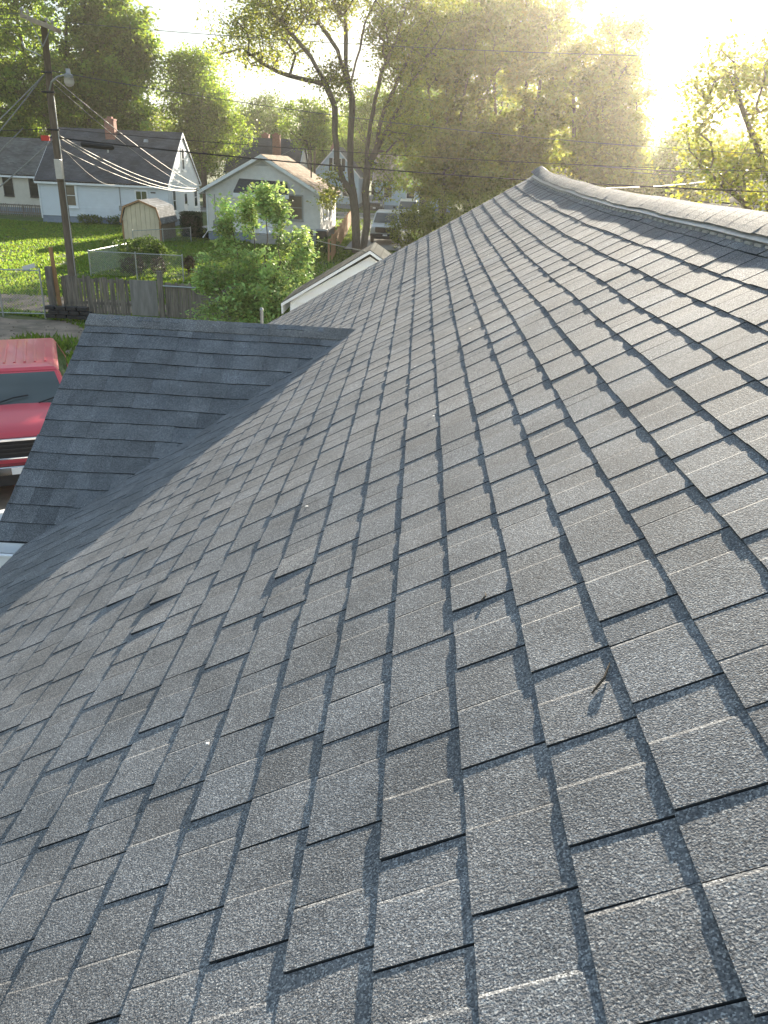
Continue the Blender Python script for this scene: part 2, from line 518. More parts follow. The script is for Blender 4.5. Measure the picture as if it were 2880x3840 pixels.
strip_mesh('dirt_yard', blob(-13.0, 20.2, 4.0, 4.5, 0.12, 0.4), 60, 14, M['dirt'], 0.03, 'bare brown dirt yard by the chain-link gate')
strip_mesh('dirt_alley', lambda u, v: (-40 + 33 * u, 25.6 + 2.6 * v + 0.25 * np.sin(u * 25) * (v * 2 - 1)), 60, 6, M['dirt'], 0.025, 'brown dirt alley behind the wooden fence')
strip_mesh('parking_dirt', lambda u, v: (-9.5 + 6.8 * u, -4 + 17.5 * v), 20, 30, M['dirt'], 0.035, 'packed dirt beside the shingled house')
strip_mesh('road', lambda u, v: (-150 + 300 * u, 79 + 7.5 * v), 80, 4, M['asphalt'], 0.05, 'grey asphalt street beyond the houses')
for yy in (78.55, 86.5):
    mb = MB(); mb.b2((-150, yy, -0.05), (150, yy + 0.45, 0.10))
    tag(mb.build('kerb', M['concrete'], bevel=0.02), kind='structure')
strip_mesh('driveway', lambda u, v: (-4.6 + 3.9 * u, 50 + 28.5 * v), 8, 30, M['drive'], 0.045, 'concrete driveway under the white van')
strip_mesh('path', lambda u, v: (-16.6 + 1.0 * u, 55 + 22 * v), 4, 20, M['drive'], 0.04, 'narrow concrete path between the two houses')

# ------------------------------------------------------------------ the shingled house under the camera
PT = R(29.843)
TP, SP, CP = math.tan(PT), math.sin(PT), math.cos(PT)
EXPO = 0.12404                      # course spacing, horizontal
XR, XE = 1.40, -2.485               # ridge and eave
Y_FAR, Y_NEAR = 10.05, -3.6
ZR0 = 3.8465


def sag(x, y):
    """the old deck: swayed ridge and shallow waves between rafters"""
    y = np.asarray(y, float)
    s = 0.0042 * np.clip(y - 4.0, 0, None) ** 2 * (0.87 + 0.09 * np.asarray(x))
    s = s + 0.0022 * np.sin(y * 5.15 + x * 1.3) + 0.0024 * np.sin(y * 2.35 - x * 3.2 + 1.0) + 0.0016 * np.sin(x * 7.4 + y * 0.9)
    return s


def roof_pt(x, y, h, side=1):
    """a point h above the deck; side -1 mirrors to the far slope"""
    z = ZR0 + x * TP + sag(x, y) + h * CP
    xx = x - h * SP
    if side < 0:
        xx = 2 * XR - xx
    return np.stack(np.broadcast_arrays(xx, np.asarray(y, float), z), -1)


# gable (porch) roof geometry
GR_Y, GR_Z, GS = 6.15, 3.60, 0.676          # its ridge, and slope of the side facing the camera
G_EAVE = 4.43


def gable_z(y):
    return GR_Z - abs(GR_Y - y) * GS


def valley_y(x):
    return GR_Y - (GR_Z - (ZR0 + x * TP + 0.008)) / GS


house = empty('shingled_house', (1.4, 3.2, 0), 'charcoal shingled house with low gable roofs filling the view', 'house')
H0 = np.array(house.location)


def child_mesh(name, V, F, material, tint=None, parent=None, kind=None):
    o = link(name, fast_mesh(name, np.asarray(V) - H0, F, tint), material, parent if parent is not None else house)
    if kind: o['kind'] = kind
    return o


BOXF = np.array(((0, 1, 2, 3), (0, 4, 5, 1), (1, 5, 6, 2), (2, 6, 7, 3), (3, 7, 4, 0), (7, 6, 5, 4)))
CHF = np.array(((0, 1, 2, 3), (1, 8, 9, 2), (0, 4, 5, 8), (0, 8, 1, 1), (8, 5, 6, 9), (2, 9, 7, 3), (9, 6, 7, 7), (3, 7, 4, 0), (7, 6, 5, 4)))
pieces = []      # (verts(10,3), raised, tint, area)


def to_px(P):
    q = (np.asarray(P) - CAM) @ ROT.T
    return np.stack([384 + 769.07 * q[..., 0] / q[..., 2], 512 - 769.07 * q[..., 1] / q[..., 2], q[..., 2]], -1)


def tone(g, raised):
    b = g.uniform(0.92, 1.08) * (1.02 if raised else 0.96)
    h = g.uniform(-1, 1)
    return np.array((b * (1 + 0.015 * h), b, b * (1 - 0.015 * h)))


g = np.random.default_rng(21)
N_LOW, N_UP = -21, 10


def course_pieces(k, side, y0, y1):
    xb0 = 0.1201 + k * EXPO
    xu = min(xb0 + EXPO + 0.010, XR - 0.003)
    y = y0 - g.uniform(0, 0.2)
    raised = g.random() < 0.5
    while y < y1:
        w = g.uniform(0.10, 0.155) if raised else g.uniform(0.07, 0.125)
        if g.random() < 0.05: w *= 1.4
        ya, yb = max(y, y0), min(y + w, y1)
        y += w
        r_now, raised = raised, not raised
        if yb - ya < 0.012: continue
        xm = (xb0 + xu) / 2
        if side > 0 and k < 6:
            # wholly under the porch gable
            yv = valley_y(xb0)
            if yv + 0.14 < ya and yb < 2 * GR_Y - yv - 0.14: continue
        th = g.uniform(0.0009, 0.0018) if r_now else 0.0
        jb = g.normal(0, 0.0009)
        hb = 0.0054 + th + g.normal(0, 0.0005)
        lift = 0.0
        if r_now and g.random() < 0.006: lift = g.uniform(0.002, 0.005)
        if side > 0:
            for lx, ly in ((-.87, 2.43), (-.37, 2.06), (-1.02, 2.62)):          # buckled tabs
                if xb0 <= lx < xb0 + EXPO and ya <= ly < yb: lift = 0.006
        xb = xb0 + jb
        c = 0.007 if r_now else 0.0
        hu = 0.0006 + th
        sk = g.normal(0, 0.0012)
        pts = [(xb, ya + sk, hb + lift), (xb + g.normal(0, 0.0006), yb - c + sk, hb + lift * 0.3), (xu, yb - c, hu), (xu, ya, hu),
               (xb, ya + sk, -0.004), (xb, yb + sk, -0.004), (xu, yb, -0.004), (xu, ya, -0.004),
               (xb, yb + sk, hb - th - 0.0004), (xu, yb, hu - th - 0.0004)]
        P = np.array([roof_pt(a, b, h, side) for a, b, h in pts])
        if side < 0: pass
        if not r_now:
            yg = yb - 0.0032                    # slot against the next tab
            P[1] = roof_pt(xb, yg, hb, side); P[2] = roof_pt(xu, yg, hu, side)
            P[5] = roof_pt(xb, yg, -.004, side); P[6] = roof_pt(xu, yg, -.004, side)
        q = to_px(P[:4])
        area = 0.0
        if side > 0 and (q[:, 2] > 0.05).all():
            m = q[:, :2]
            if m[:, 0].max() > 0 and m[:, 0].min() < 768 and m[:, 1].max() > 0 and m[:, 1].min() < 1024:
                m = np.clip(m, (0, 0), (768, 1024))
                area = 0.5 * abs(np.dot(m[:, 0], np.roll(m[:, 1], 1)) - np.dot(m[:, 1], np.roll(m[:, 0], 1)))
                if ya > GR_Y and xm < -0.9: area *= 0.1
        pieces.append((P, r_now, tone(g, r_now), area, side))


for k in range(N_LOW, N_UP + 1):
    course_pieces(k, 1, Y_NEAR, Y_FAR)
for k in range(N_LOW, N_UP + 1):
    course_pieces(k, -1, Y_NEAR, Y_FAR)

# porch gable, both slopes: courses run across, butt edges face the eave
GSL = math.atan(GS)
GEX = 0.1195                                # horizontal course spacing on the gable


def gable_pt(x, y, h, side):
    """side 1 = towards the camera"""
    z = GR_Z - (GR_Y - y) * GS + h * math.cos(GSL) + 0.02 * np.clip((-0.45 - x) / 2.1, 0, 1) * np.clip((y - 4.4) / 1.7, 0, 1)
    z = z + 0.003 * math.sin(x * 5 + y * 2.1) + 0.002 * math.sin(x * 2.1 - y * 4.4)
    yy = y - h * math.sin(GSL)
    if side < 0: yy = 2 * GR_Y - yy
    return np.array((x, yy, z))


def rake_x(y):
    return -2.585 - (GR_Y - y) * 0.068


for side in (1, -1):
    for k in range(15):
        yb0 = G_EAVE + k * GEX
        yu = min(yb0 + GEX + 0.010, GR_Y - 0.002)
        x_end = (GR_Z - (GR_Y - yu) * GS - ZR0) / TP + 0.05 + g.normal(0, 0.006)
        x = rake_x(yb0) - g.uniform(0, 0.2)
        raised = g.random() < 0.5
        while x < x_end:
            w = g.uniform(0.10, 0.21)
            xa, xc = max(x, rake_x(yb0)), min(x + w, x_end)
            x += w
            r_now, raised = raised, not raised
            if xc - xa < 0.012: continue
            th = 0.0024 if r_now else 0.0
            hb = 0.0085 + th + g.normal(0, 0.0006)
            jb = g.normal(0, 0.0010)
            c = 0.003 if r_now else 0.0
            pts = [(xa, yb0 + jb, hb), (xc - c, yb0 + jb, hb), (xc - c, yu, 0.0006 + th), (xa, yu, 0.0006 + th),
                   (xa, yb0 + jb, -0.004), (xc, yb0 + jb, -0.004), (xc, yu, -0.004), (xa, yu, -0.004),
                   (xc, yb0 + jb, hb - th - 0.0004), (xc, yu, 0.0002)]
            P = np.array([gable_pt(a, b, h, side) for a, b, h in pts])
            q = to_px(P[:4]); m = np.clip(q[:, :2], (0, 0), (768, 1024))
            area = 0.5 * abs(np.dot(m[:, 0], np.roll(m[:, 1], 1)) - np.dot(m[:, 1], np.roll(m[:, 0], 1))) if side > 0 else 0.0
            pieces.append((P, r_now, tone(g, r_now) * g.uniform(.80, 1.14), area * 1.6, 2 if side > 0 else -2))

# roof decks (parts) that carry the shingles
mb = MB()
ys = np.linspace(Y_NEAR + 0.01, Y_FAR - 0.01, 60)
def deck_strip(xs, side, th=0.06):
    V, F = [], []
    for xx in xs:
        for yy in ys: V.append(roof_pt(xx, yy, -0.006, side))
    n = len(ys)
    for i in range(len(xs) - 1):
        for j in range(n - 1):
            F.append((i * n + j, (i + 1) * n + j, (i + 1) * n + j + 1, i * n + j + 1))
    m = len(V)
    V += [p - np.array((0, 0, th)) for p in V[:m]]
    F += [tuple(m + a for a in f[::-1]) for f in F[:]]
    for i in range(len(xs) - 1):
        for j in (0, n - 1):
            a, b = i * n + j, (i + 1) * n + j
            F.append((a, b, m + b, m + a))
    for j in range(n - 1):
        for i in (0, len(xs) - 1):
            a, b = i * n + j, i * n + j + 1
            F.append((a, b, m + b, m + a))
    return np.array(V), np.array(F)
V, F = deck_strip(np.linspace(XE + 0.012, XR, 30), 1)
main_roof = child_mesh('main_roof', V, F, M['deck'])
main_roof['label'] = 'broad charcoal shingle slope with a swayed ridge'
V, F = deck_strip(np.linspace(XE + 0.012, XR - 0.001, 30), -1)
back_roof = child_mesh('back_roof', V, F, M['deck'])
mb = MB()
pg = []
for (x, y) in ((-0.42, GR_Y), (-2.575, GR_Y), (rake_x(G_EAVE) + 0.01, G_EAVE + 0.012), (-2.30, G_EAVE + 0.012)):
    pg.append(tuple(gable_pt(x, y, -0.007, 1) - H0))
mb.prism(pg, (0, 0, -0.05))
pg = [tuple(np.array((p[0], 2 * (GR_Y - H0[1]) - p[1], p[2]))) for p in pg]
mb.prism(pg, (0, 0, -0.05))
gable_roof = mb.build('gable_roof', M['deck'], house)
gable_roof['label'] = 'shaded small cross gable roof running towards the driveway'

order = sorted(range(len(pieces)), key=lambda i: -pieces[i][3])
single = set(order[:296])


def piece_faces(raised):
    return CHF if raised else BOXF


def clean_faces(F):
    return [tuple(dict.fromkeys(f)) for f in F.tolist()]


restV, restF, restT, restM = [], [], [], []
EDGE_R = [0, 0, 1, 1, 1, 0, 1, 1, 1]
EDGE_L = [0, 1, 1, 1, 1, 1]
off = 0
for i, (P, r_, t_, a_, sd_) in enumerate(pieces):
    if i in single:
        me = bpy.data.meshes.new('shingle')
        if r_:
            me.from_pydata([tuple(p - H0) for p in P], [], clean_faces(CHF))
            nv = 10
        else:
            me.from_pydata([tuple(p - H0) for p in P[:8]], [], BOXF.tolist())
            nv = 8
        at = me.attributes.new('tint', 'FLOAT_COLOR', 'POINT')
        at.data.foreach_set('color', np.tile(np.append(t_, 1.0), nv).astype(np.float32))
        me.materials.append(M['shingle']); me.materials.append(M['edge'])
        me.polygons.foreach_set('material_index', EDGE_R if r_ else EDGE_L)
        link('shingle', me, None, gable_roof if sd_ == 2 else main_roof)
    else:
        fs = clean_faces(CHF) if r_ else BOXF.tolist()
        restF += [tuple(off + j for j in f) for f in fs]
        restM += EDGE_R if r_ else EDGE_L
        n = 10 if r_ else 8
        restV.append(P[:n] - H0); restT.append(np.tile(np.append(t_, 1.0), (n, 1)))
        off += n
restV = np.concatenate(restV); restT = np.concatenate(restT)
me = bpy.data.meshes.new('shingles')
me.from_pydata(restV.tolist(), [], restF)
at = me.attributes.new('tint', 'FLOAT_COLOR', 'POINT')
at.data.foreach_set('color', restT.astype(np.float32).ravel())
me.materials.append(M['shingle']); me.materials.append(M['edge'])
me.polygons.foreach_set('material_index', restM)
so = link('shingles', me, None, house)
so['kind'] = 'stuff'

# ridge vent and its cap shingles
def arch(y, w, h0, h1):
    """cross-section over the ridge: from left edge over the top to right edge"""
    pts = []
    for s in np.linspace(-1, 1, 9):
        x = XR - abs(s) * w
        base = ZR0 + x * TP + float(sag(min(x, XR), y))
        top = base + h0 + (h1 - h0) * (1 - s * s)
        xx = x if s < 0 else 2 * XR - x
        pts.append((xx, y, top - 0.010 * (1 - abs(s)) ** 2))
    return pts


def end_rise(y):
    return 0.020 * max(0.0, (y - 9.55) / 0.5) ** 2


ys_v = np.linspace(Y_NEAR + 0.05, Y_FAR - 0.12, 50)
mb = MB()
rings = []
for y in ys_v:
    top = [np.array(p) - H0 for p in arch(y, 0.126, 0.022, 0.035)]
    bot = [np.array(p) - H0 for p in arch(y, 0.112, 0.002, 0.003)][::-1]
    rings.append(top + bot)
mb.loft(rings)
vent = mb.build('ridge_vent', M['vent'], house)
vent['label'] = 'pale plastic ridge vent edge showing under the cap'
y = Y_NEAR
while y < Y_FAR - 0.02:
    ye = min(y + 0.145 + g.normal(0, 0.004), Y_FAR + 0.02)
    mb = MB(); rings = []
    jw = g.normal(0, 0.002)
    for yy, hh in ((y, 0.0), (ye + 0.012, 0.0005)):
        r2 = end_rise(yy)
        top = [np.array(p) + (0, 0, 0.003 - hh + r2) - H0 for p in arch(yy, 0.114 + jw, 0.034, 0.046)]
        bot = [np.array(p) + (0, 0, 0.0018 - hh + r2) - H0 for p in arch(yy, 0.114 + jw, 0.034, 0.046)][::-1]
        rings.append(top + bot)
    mb.loft(rings)
    me = mb.mesh('cap_shingle')
    t_ = tone(g, True)
    at = me.attributes.new('tint', 'FLOAT_COLOR', 'POINT')
    at.data.foreach_set('color', np.tile(np.append(t_, 1.0), len(me.vertices)).astype(np.float32))
    link('cap_shingle', me, M['cap'], vent)
    y = ye
# screen slots of the vent (small bright ribs under the cap edge)
mb = MB()
for y in np.arange(0.5, Y_FAR - 0.3, 0.10):
    p = np.array(arch(y, 0.128, 0.010, 0.012)[0]) - H0
    mb.box(p, (0.010, 0.06, 0.010))
mb.build('vent_baffle', M['vent'], vent)['kind'] = 'stuff'

# gable ridge cap
x = -2.60
while x < -0.42:
    xe = min(x + 0.143 + g.normal(0, 0.004), -0.38)
    rings = []
    mb = MB()
    for xx, hh in ((x, 0.0015), (xe + 0.012, -0.003)):
        sec = []
        zc = 0.02 * np.clip((-0.45 - xx) / 2.1, 0, 1)
        for s in np.linspace(-1, 1, 7):
            yy = GR_Y + s * 0.115
            sec.append(np.array((xx, yy, GR_Z + zc - abs(s) * 0.115 * GS + 0.017 + hh - 0.012 * (1 - abs(s)) ** 2)) - H0)
        low = [p - np.array((0, 0, 0.007)) for p in sec[::-1]]
        rings.append(sec + low)
    mb.loft(rings)
    me = mb.mesh('cap_shingle')
    t_ = tone(g, True)
    at = me.attributes.new('tint', 'FLOAT_COLOR', 'POINT')
    at.data.foreach_set('color', np.tile(np.append(t_, 1.0), len(me.vertices)).astype(np.float32))
    link('cap_shingle', me, M['cap'], gable_roof)
    x = xe

# walls, fascia, rake boards, gutters of the house
zE = ZR0 + XE * TP
mb = MB()
mb.add([(p[0] - H0[0], p[1] - H0[1], p[2]) for p in
        ((-2.15, Y_NEAR + .3, 0), (4.95, Y_NEAR + .3, 0), (4.95, Y_FAR - .3, 0), (-2.15, Y_FAR - .3, 0),
         (-2.15, Y_NEAR + .3, zE + .12), (4.95, Y_NEAR + .3, zE + .12), (4.95, Y_FAR - .3, zE + .12), (-2.15, Y_FAR - .3, zE + .12),
         (1.40, Y_NEAR + .3, 4.5), (1.40, Y_FAR - .3, 4.62))],
       ((0, 1, 5, 8, 4), (2, 3, 7, 9, 6), (1, 2, 6, 5), (3, 0, 4, 7)))
mb.build('wall', M['siding_grey'], house)
mb = MB()
mb.b2((XE - H0[0] + .0, Y_NEAR - H0[1], zE - .17), (XE - H0[0] + .022, 4.55 - H0[1], zE - .03))
mb.b2((XE - H0[0] + .0, 7.95 - H0[1], zE - .17), (XE - H0[0] + .022, Y_FAR - H0[1], zE - .0))
mb.build('fascia', M['white'], house)
mb = MB()
a = roof_pt(XE + .01, Y_FAR - .005, -.03); b_ = roof_pt(XR, Y_FAR - .005, -.03); c_ = roof_pt(XE + .01, Y_FAR - .005, -.03, -1)
for p, q in ((a, b_), (b_, c_)):
    mb.prism([tuple(np.array(p) - H0), tuple(np.array(q) - H0), tuple(np.array(q) - H0 - (0, 0, .15)), tuple(np.array(p) - H0 - (0, 0, .15))], (0, -.03, 0))
mb.build('bargeboard', M['white'], house)
# gutter under the near gable eave: back, bottom, front lip and a strap
zg = GR_Z - (GR_Y - G_EAVE) * GS
mb = MB()
gx0, gx1 = -2.78 - H0[0], -2.36 - H0[0]
gy = G_EAVE - H0[1]
mb.b2((gx0, gy + .005, zg - .13), (gx1, gy + .012, zg - .012))
mb.b2((gx0, gy - .105, zg - .135), (gx1, gy + .012, zg - .128))
mb.b2((gx0, gy - .125, zg - .13), (gx1, gy - .112, zg - .022))
mb.b2((gx0, gy - .150, zg - .034), (gx1, gy - .110, zg - .022))
gut = mb.build('gutter', M['white'], house, bevel=.002)
mb = MB()
for xx in (-2.70, -2.50):
    mb.b2((xx - H0[0], gy - .14, zg - .022), (xx - H0[0] + .018, gy + .01, zg - .018))
mb.build('strap', M['galv'], gut)
# porch gable front wall
mb = MB()
mb.prism([(-2.47 - H0[0], G_EAVE + .2 - H0[1], 0), (-2.47 - H0[0], 2 * GR_Y - G_EAVE - .2 - H0[1], 0),
          (-2.47 - H0[0], 2 * GR_Y - G_EAVE - .2 - H0[1], zg + .05), (-2.47 - H0[0], GR_Y - H0[1], GR_Z - .12), (-2.47 - H0[0], G_EAVE + .2 - H0[1], zg + .05)], (.1, 0, 0))
mb.build('porch_wall', M['siding_grey'], house)
# debris on the roof
for n_, (pa, pb, r_w) in enumerate((((.322, 1.027), (.360, 1.083), .0024), ((.180, 1.440), (.190, 1.462), .0016))):
    p, q = roof_pt(*pa, .0065), roof_pt(*pb, .0065)
    mid = (p + q) / 2 + np.array((.004, -.004, .003))
    mb = MB(); mb.tube([p, (p + mid) / 2, mid, (q + mid) / 2, q], [r_w * .6, r_w, r_w, r_w * .8, r_w * .4], 6)
    tag(mb.build('twig', M['stick']), 'bent dark twig lying on the near shingles' if n_ == 0 else 'tiny dark twig further up the shingle slope', 'twig')
# ------------------------------------------------------------------ buildings
def window(parent, cx, cz, w, h, face, depth=0.075, glass='glass', frame='white', mullion='h', fw=0.09):
    """face: ('y', y) looking towards -Y, or ('x', x) looking towards +X; cx is the position along the wall"""
    ax, p = face
    def bx(mb, u0, u1, z0, z1, d0, d1):
        if ax == 'y': mb.b2((u0, p - d1, z0), (u1, p - d0, z1))
        else: mb.b2((p + d0, u0, z0), (p + d1, u1, z1))
    mb = MB()
    bx(mb, cx - w / 2 - fw, cx - w / 2, cz - h / 2 - fw, cz + h / 2 + fw, 0, depth)
    bx(mb, cx + w / 2, cx + w / 2 + fw, cz - h / 2 - fw, cz + h / 2 + fw, 0, depth)
    bx(mb, cx - w / 2, cx + w / 2, cz + h / 2, cz + h / 2 + fw, 0, depth)
    bx(mb, cx - w / 2, cx + w / 2, cz - h / 2 - fw, cz - h / 2, 0, depth)
    win = mb.build('window', M[frame], parent)
    mb = MB(); bx(mb, cx - w / 2, cx + w / 2, cz - h / 2, cz + h / 2, 0.0, 0.035)
    mb.build('pane', M[glass], win)
    mb = MB()
    if mullion in ('h', '+'): bx(mb, cx - w / 2, cx + w / 2, cz - .02, cz + .02, .037, depth - .015)
    if mullion in ('v', '+'): bx(mb, cx - .02, cx + .02, cz - h / 2, cz + h / 2, .037, depth - .01)
    if mb.v: mb.build('sash_bar', M[frame], win)
    mb = MB(); bx(mb, cx - w / 2 - fw - .03, cx + w / 2 + fw + .03, cz - h / 2 - fw - .05, cz - h / 2 - fw, 0, depth + .04)
    mb.build('sill', M[frame], win)
    return win


def boards(parent, material, face, u_of_z, z0, z1, exp=0.2, name='siding_board'):
    """lapped boards, each an object; u_of_z(z) gives (u0, u1)"""
    ax, p = face
    z = z0
    while z < z1 - 0.02:
        zt = min(z + exp, z1)
        a0, a1 = u_of_z(z); b0, b1 = u_of_z(zt)
        if a1 - a0 < 0.05: break
        if b1 - b0 < 0.02: b0 = b1 = (a0 + a1) / 2
        if ax == 'y':
            V = [(a0, p - .042, z), (a1, p - .042, z), (b1, p - .004, zt), (b0, p - .004, zt), (a0, p + .01, z), (a1, p + .01, z), (b1, p + .01, zt), (b0, p + .01, zt)]
        else:
            V = [(p + .042, a0, z), (p + .042, a1, z), (p + .004, b1, zt), (p + .004, b0, zt), (p - .01, a0, z), (p - .01, a1, z), (p - .01, b1, zt), (p - .01, b0, zt)]
        mb = MB(); mb.add(V, BOXF.tolist())
        mb.build(name, material, parent)
        z = zt


def local(parent_loc):
    return parent_loc


def gable_house(name, label, x0, x1, y0, y1, ez, rz, axis, wall, roof, found=0.45, over=0.3, rake=0.25, front=True, right=True, cat='house', exp=0.2, trim='white', th=0.10, group=None, fz=0.12):
    """walls on an Empty at the base; ridge along 'x' or 'y'"""
    cx, cy = (x0 + x1) / 2, (y0 + y1) / 2
    t = empty(name, (cx, cy, 0), label, cat, group)
    X0, X1, Y0, Y1 = x0 - cx, x1 - cx, y0 - cy, y1 - cy
    mb = MB()
    mb.b2((X0 + .03, Y0 + .03, -0.15), (X1 - .03, Y1 - .03, found))
    mb.build('foundation', M['found'], t)
    mb = MB()
    if axis == 'x':
        poly = [(X0, Y0, found), (X0, Y1, found), (X0, Y1, ez), (X0, 0, rz - .06), (X0, Y0, ez)]
        mb.prism(poly, (X1 - X0, 0, 0))
    else:
        poly = [(X0, Y0, found), (X1, Y0, found), (X1, Y0, ez), (0, Y0, rz - .06), (X0, Y0, ez)]
        mb.prism(poly, (0, Y1 - Y0, 0))
    mb.build('wall', wall, t)
    if front:
        if axis == 'x': boards(t, wall, ('y', Y0), lambda z: (X0, X1), found, ez - .02, exp)
        else:
            def uf(z):
                k = 1 if z <= ez else max(0, (rz - .08 - z) / (rz - .08 - ez))
                return X0 * k, X1 * k
            boards(t, wall, ('y', Y0), uf, found, rz - .15, exp)
    if right:
        if axis == 'y': boards(t, wall, ('x', X1), lambda z: (Y0, Y1), found, ez - .02, exp)
        else:
            def uf(z):
                k = 1 if z <= ez else max(0, (rz - .08 - z) / (rz - .08 - ez))
                return Y0 * k, Y1 * k
            boards(t, wall, ('x', X1), uf, found, rz - .15, exp)
    # roof slopes as slabs
    half = (Y1 if axis == 'x' else X1)
    sl = (rz - ez) / half
    e_out, e_z = half + over, ez - over * sl
    r_ = MB(); f_ = MB()
    for s in (-1, 1):
        if axis == 'x':
            a = [(X0 - rake, s * e_out, e_z), (X1 + rake, s * e_out, e_z), (X1 + rake, 0, rz), (X0 - rake, 0, rz)]
            r_.prism(a if s < 0 else a[::-1], (0, 0, th))
            f_.b2((X0 - rake + .01, s * e_out - .025 * (s + 1) / 2 * 0 + (.0 if s < 0 else 0), e_z - .14), (X1 + rake - .01, s * (e_out - .03), e_z + th - .02))
            for xe in (X0 - rake - .03, X1 + rake):
                f_.prism([(xe, s * e_out, e_z - .10), (xe, 0, rz - .10), (xe, 0, rz + th - .015), (xe, s * e_out, e_z + th - .015)], (.03, 0, 0))
        else:
            a = [(s * e_out, Y0 - rake, e_z), (s * e_out, Y1 + rake, e_z), (0, Y1 + rake, rz), (0, Y0 - rake, rz)]
            r_.prism(a[::-1] if s < 0 else a, (0, 0, th))
            f_.b2((s * e_out, Y0 - rake + .01, e_z - .14), (s * (e_out - .03), Y1 + rake - .01, e_z + th - .02))
            for ye in (Y0 - rake - .03, Y1 + rake):
                f_.prism([(s * e_out, ye, e_z - fz), (0, ye, rz - fz), (0, ye, rz + th - .015), (s * e_out, ye, e_z + th - .015)], (0, .03, 0))
    ro = r_.build('roof', roof, t)
    f_.build('fascia', M[trim], t)
    return t, ro, (X0, X1, Y0, Y1)


def chimney(ro, x, y, z0, z1, w=0.62, d=0.5, material=None):
    mb = MB(); mb.b2((x - w / 2, y - d / 2, z0), (x + w / 2, y + d / 2, z1))
    mb.b2((x - w / 2 - .04, y - d / 2 - .04, z1 - .12), (x + w / 2 + .04, y + d / 2 + .04, z1 - .02))
    mb.box((x, y, z1 + .06), (w * .5, d * .5, .16))
    return mb.build('chimney', material or M['brick'], ro)


# pale blue house with the dark roof
hA, rA, (X0, X1, Y0, Y1) = gable_house('blue_house', 'pale blue sided house with dark roof behind the utility pole', -28.1, -18.5, 60, 68.6, 2.95, 6.35, 'x', M['siding_blue'], M['roof_dark'], found=.42, over=.28, rake=.12)
cxA, cyA = -23.3, 64.3
window(hA, -26.05 - cxA + .3, 1.85, .75, 1.35, ('y', Y0 - .02), glass='glass_tan', fw=.16)
window(hA, -20.45 - cxA, 2.06, .78, .55, ('y', Y0 - .02), glass='glass_green', mullion='v')
window(hA, -.15, 4.6, .62, 1.4, ('x', X1 + .02))
window(hA, -3.0, 1.75, .7, 1.35, ('x', X1 + .02))
window(hA, 2.9, 1.8, .9, 1.35, ('x', X1 + .02))
mb = MB(); mb.b2((X1 + .02, -.35, .42), (X1 + .05, .55, 2.35)); dA = mb.build('door', M['white'], hA)
mb = MB(); mb.b2((X1 + .052, -.2, 1.4), (X1 + .07, .4, 2.15)); mb.build('pane', M['glass'], dA)
mb = MB(); mb.b2((X1 + .05, .42, 1.28), (X1 + .12, .48, 1.36)); mb.build('handle', M['metal'], dA)
chimney(rA, -23.65 - cxA, -.6, 5.3, 7.15, .72, .6)
mb = MB(); mb.b2((-23.95 - cxA, -1.55, 5.15), (-23.30 - cxA, -.95, 5.42)); mb.build('chimney_flashing', M['white'], rA)
mb = MB(); mb.tube([(-23.5 - cxA, -2.0, 4.5), (-23.5 - cxA, -2.0, 5.15)], .07, 8); mb.build('vent_pipe', M['galv'], rA)
mb = MB(); mb.box((-20.9 - cxA, -1.0, 5.75), (.34, .3, .22), taper=.7); mb.build('roof_vent', M['metal'], rA)
mb = MB(); mb.b2((X0 + .02, Y0 - .10, .2), (X0 + .10, Y0 - .03, 2.86)); mb.build('downspout', M['white'], hA)
mb = MB(); mb.tube([(-22.05 - cxA, Y0 - .07, 2.8), (-22.05 - cxA, Y0 - .07, 1.0), (-21.95 - cxA, Y0 - .07, .35)], .03, 6)
mb.b2((-22.17 - cxA, Y0 - .14, .95), (-21.93 - cxA, Y0 - .03, 1.3)); mb.build('meter_box', M['metal'], hA)
mb = MB(); mb.b2((-19.75 - cxA, Y0 - .08, 2.25), (-19.4 - cxA, Y0 - .03, 2.33)); mb.build('exhaust_vent', M['dark'], hA)
mb = MB(); mb.tube([(-25.0 - cxA, Y0 - .12, .62), (-25.0 - cxA, Y0 - .03, .62)], .07, 8); mb.build('dryer_vent', M['white'], hA)

# white bungalow, gable towards the camera
hB, rB, (X0, X1, Y0, Y1) = gable_house('white_bungalow', 'white bungalow with tan roof and dark porch awning behind the sapling', -13.6, -6.36, 52, 61.5, 3.02, 5.02, 'y', M['white_old'], M['roof_brown'], found=.5, over=.38, rake=.45, trim='white')
cB = (-9.98, 56.75)
# plain panels over the upper gable, with upright seams
for (a, b) in ((-2.3, -1.15), (-1.13, .02), (.04, 1.19), (1.21, 2.3)):
    pz = []
    for x_ in (a, b):
        pz.append((x_, 5.02 - .28 - abs(x_) * (2.0 / 3.62)))
    pts = [(a, Y0 - .03, 3.62), (b, Y0 - .03, 3.62), (b, Y0 - .03, max(3.64, pz[1][1]))]
    if a < 0 < b or (a < 0 and b > 0): pts.append((0, Y0 - .03, 4.72))
    pts.append((a, Y0 - .03, max(3.64, pz[0][1])))
    mb = MB(); mb.prism(pts, (0, -.015, 0)); mb.build('gable_panel', M['white_old'], hB)
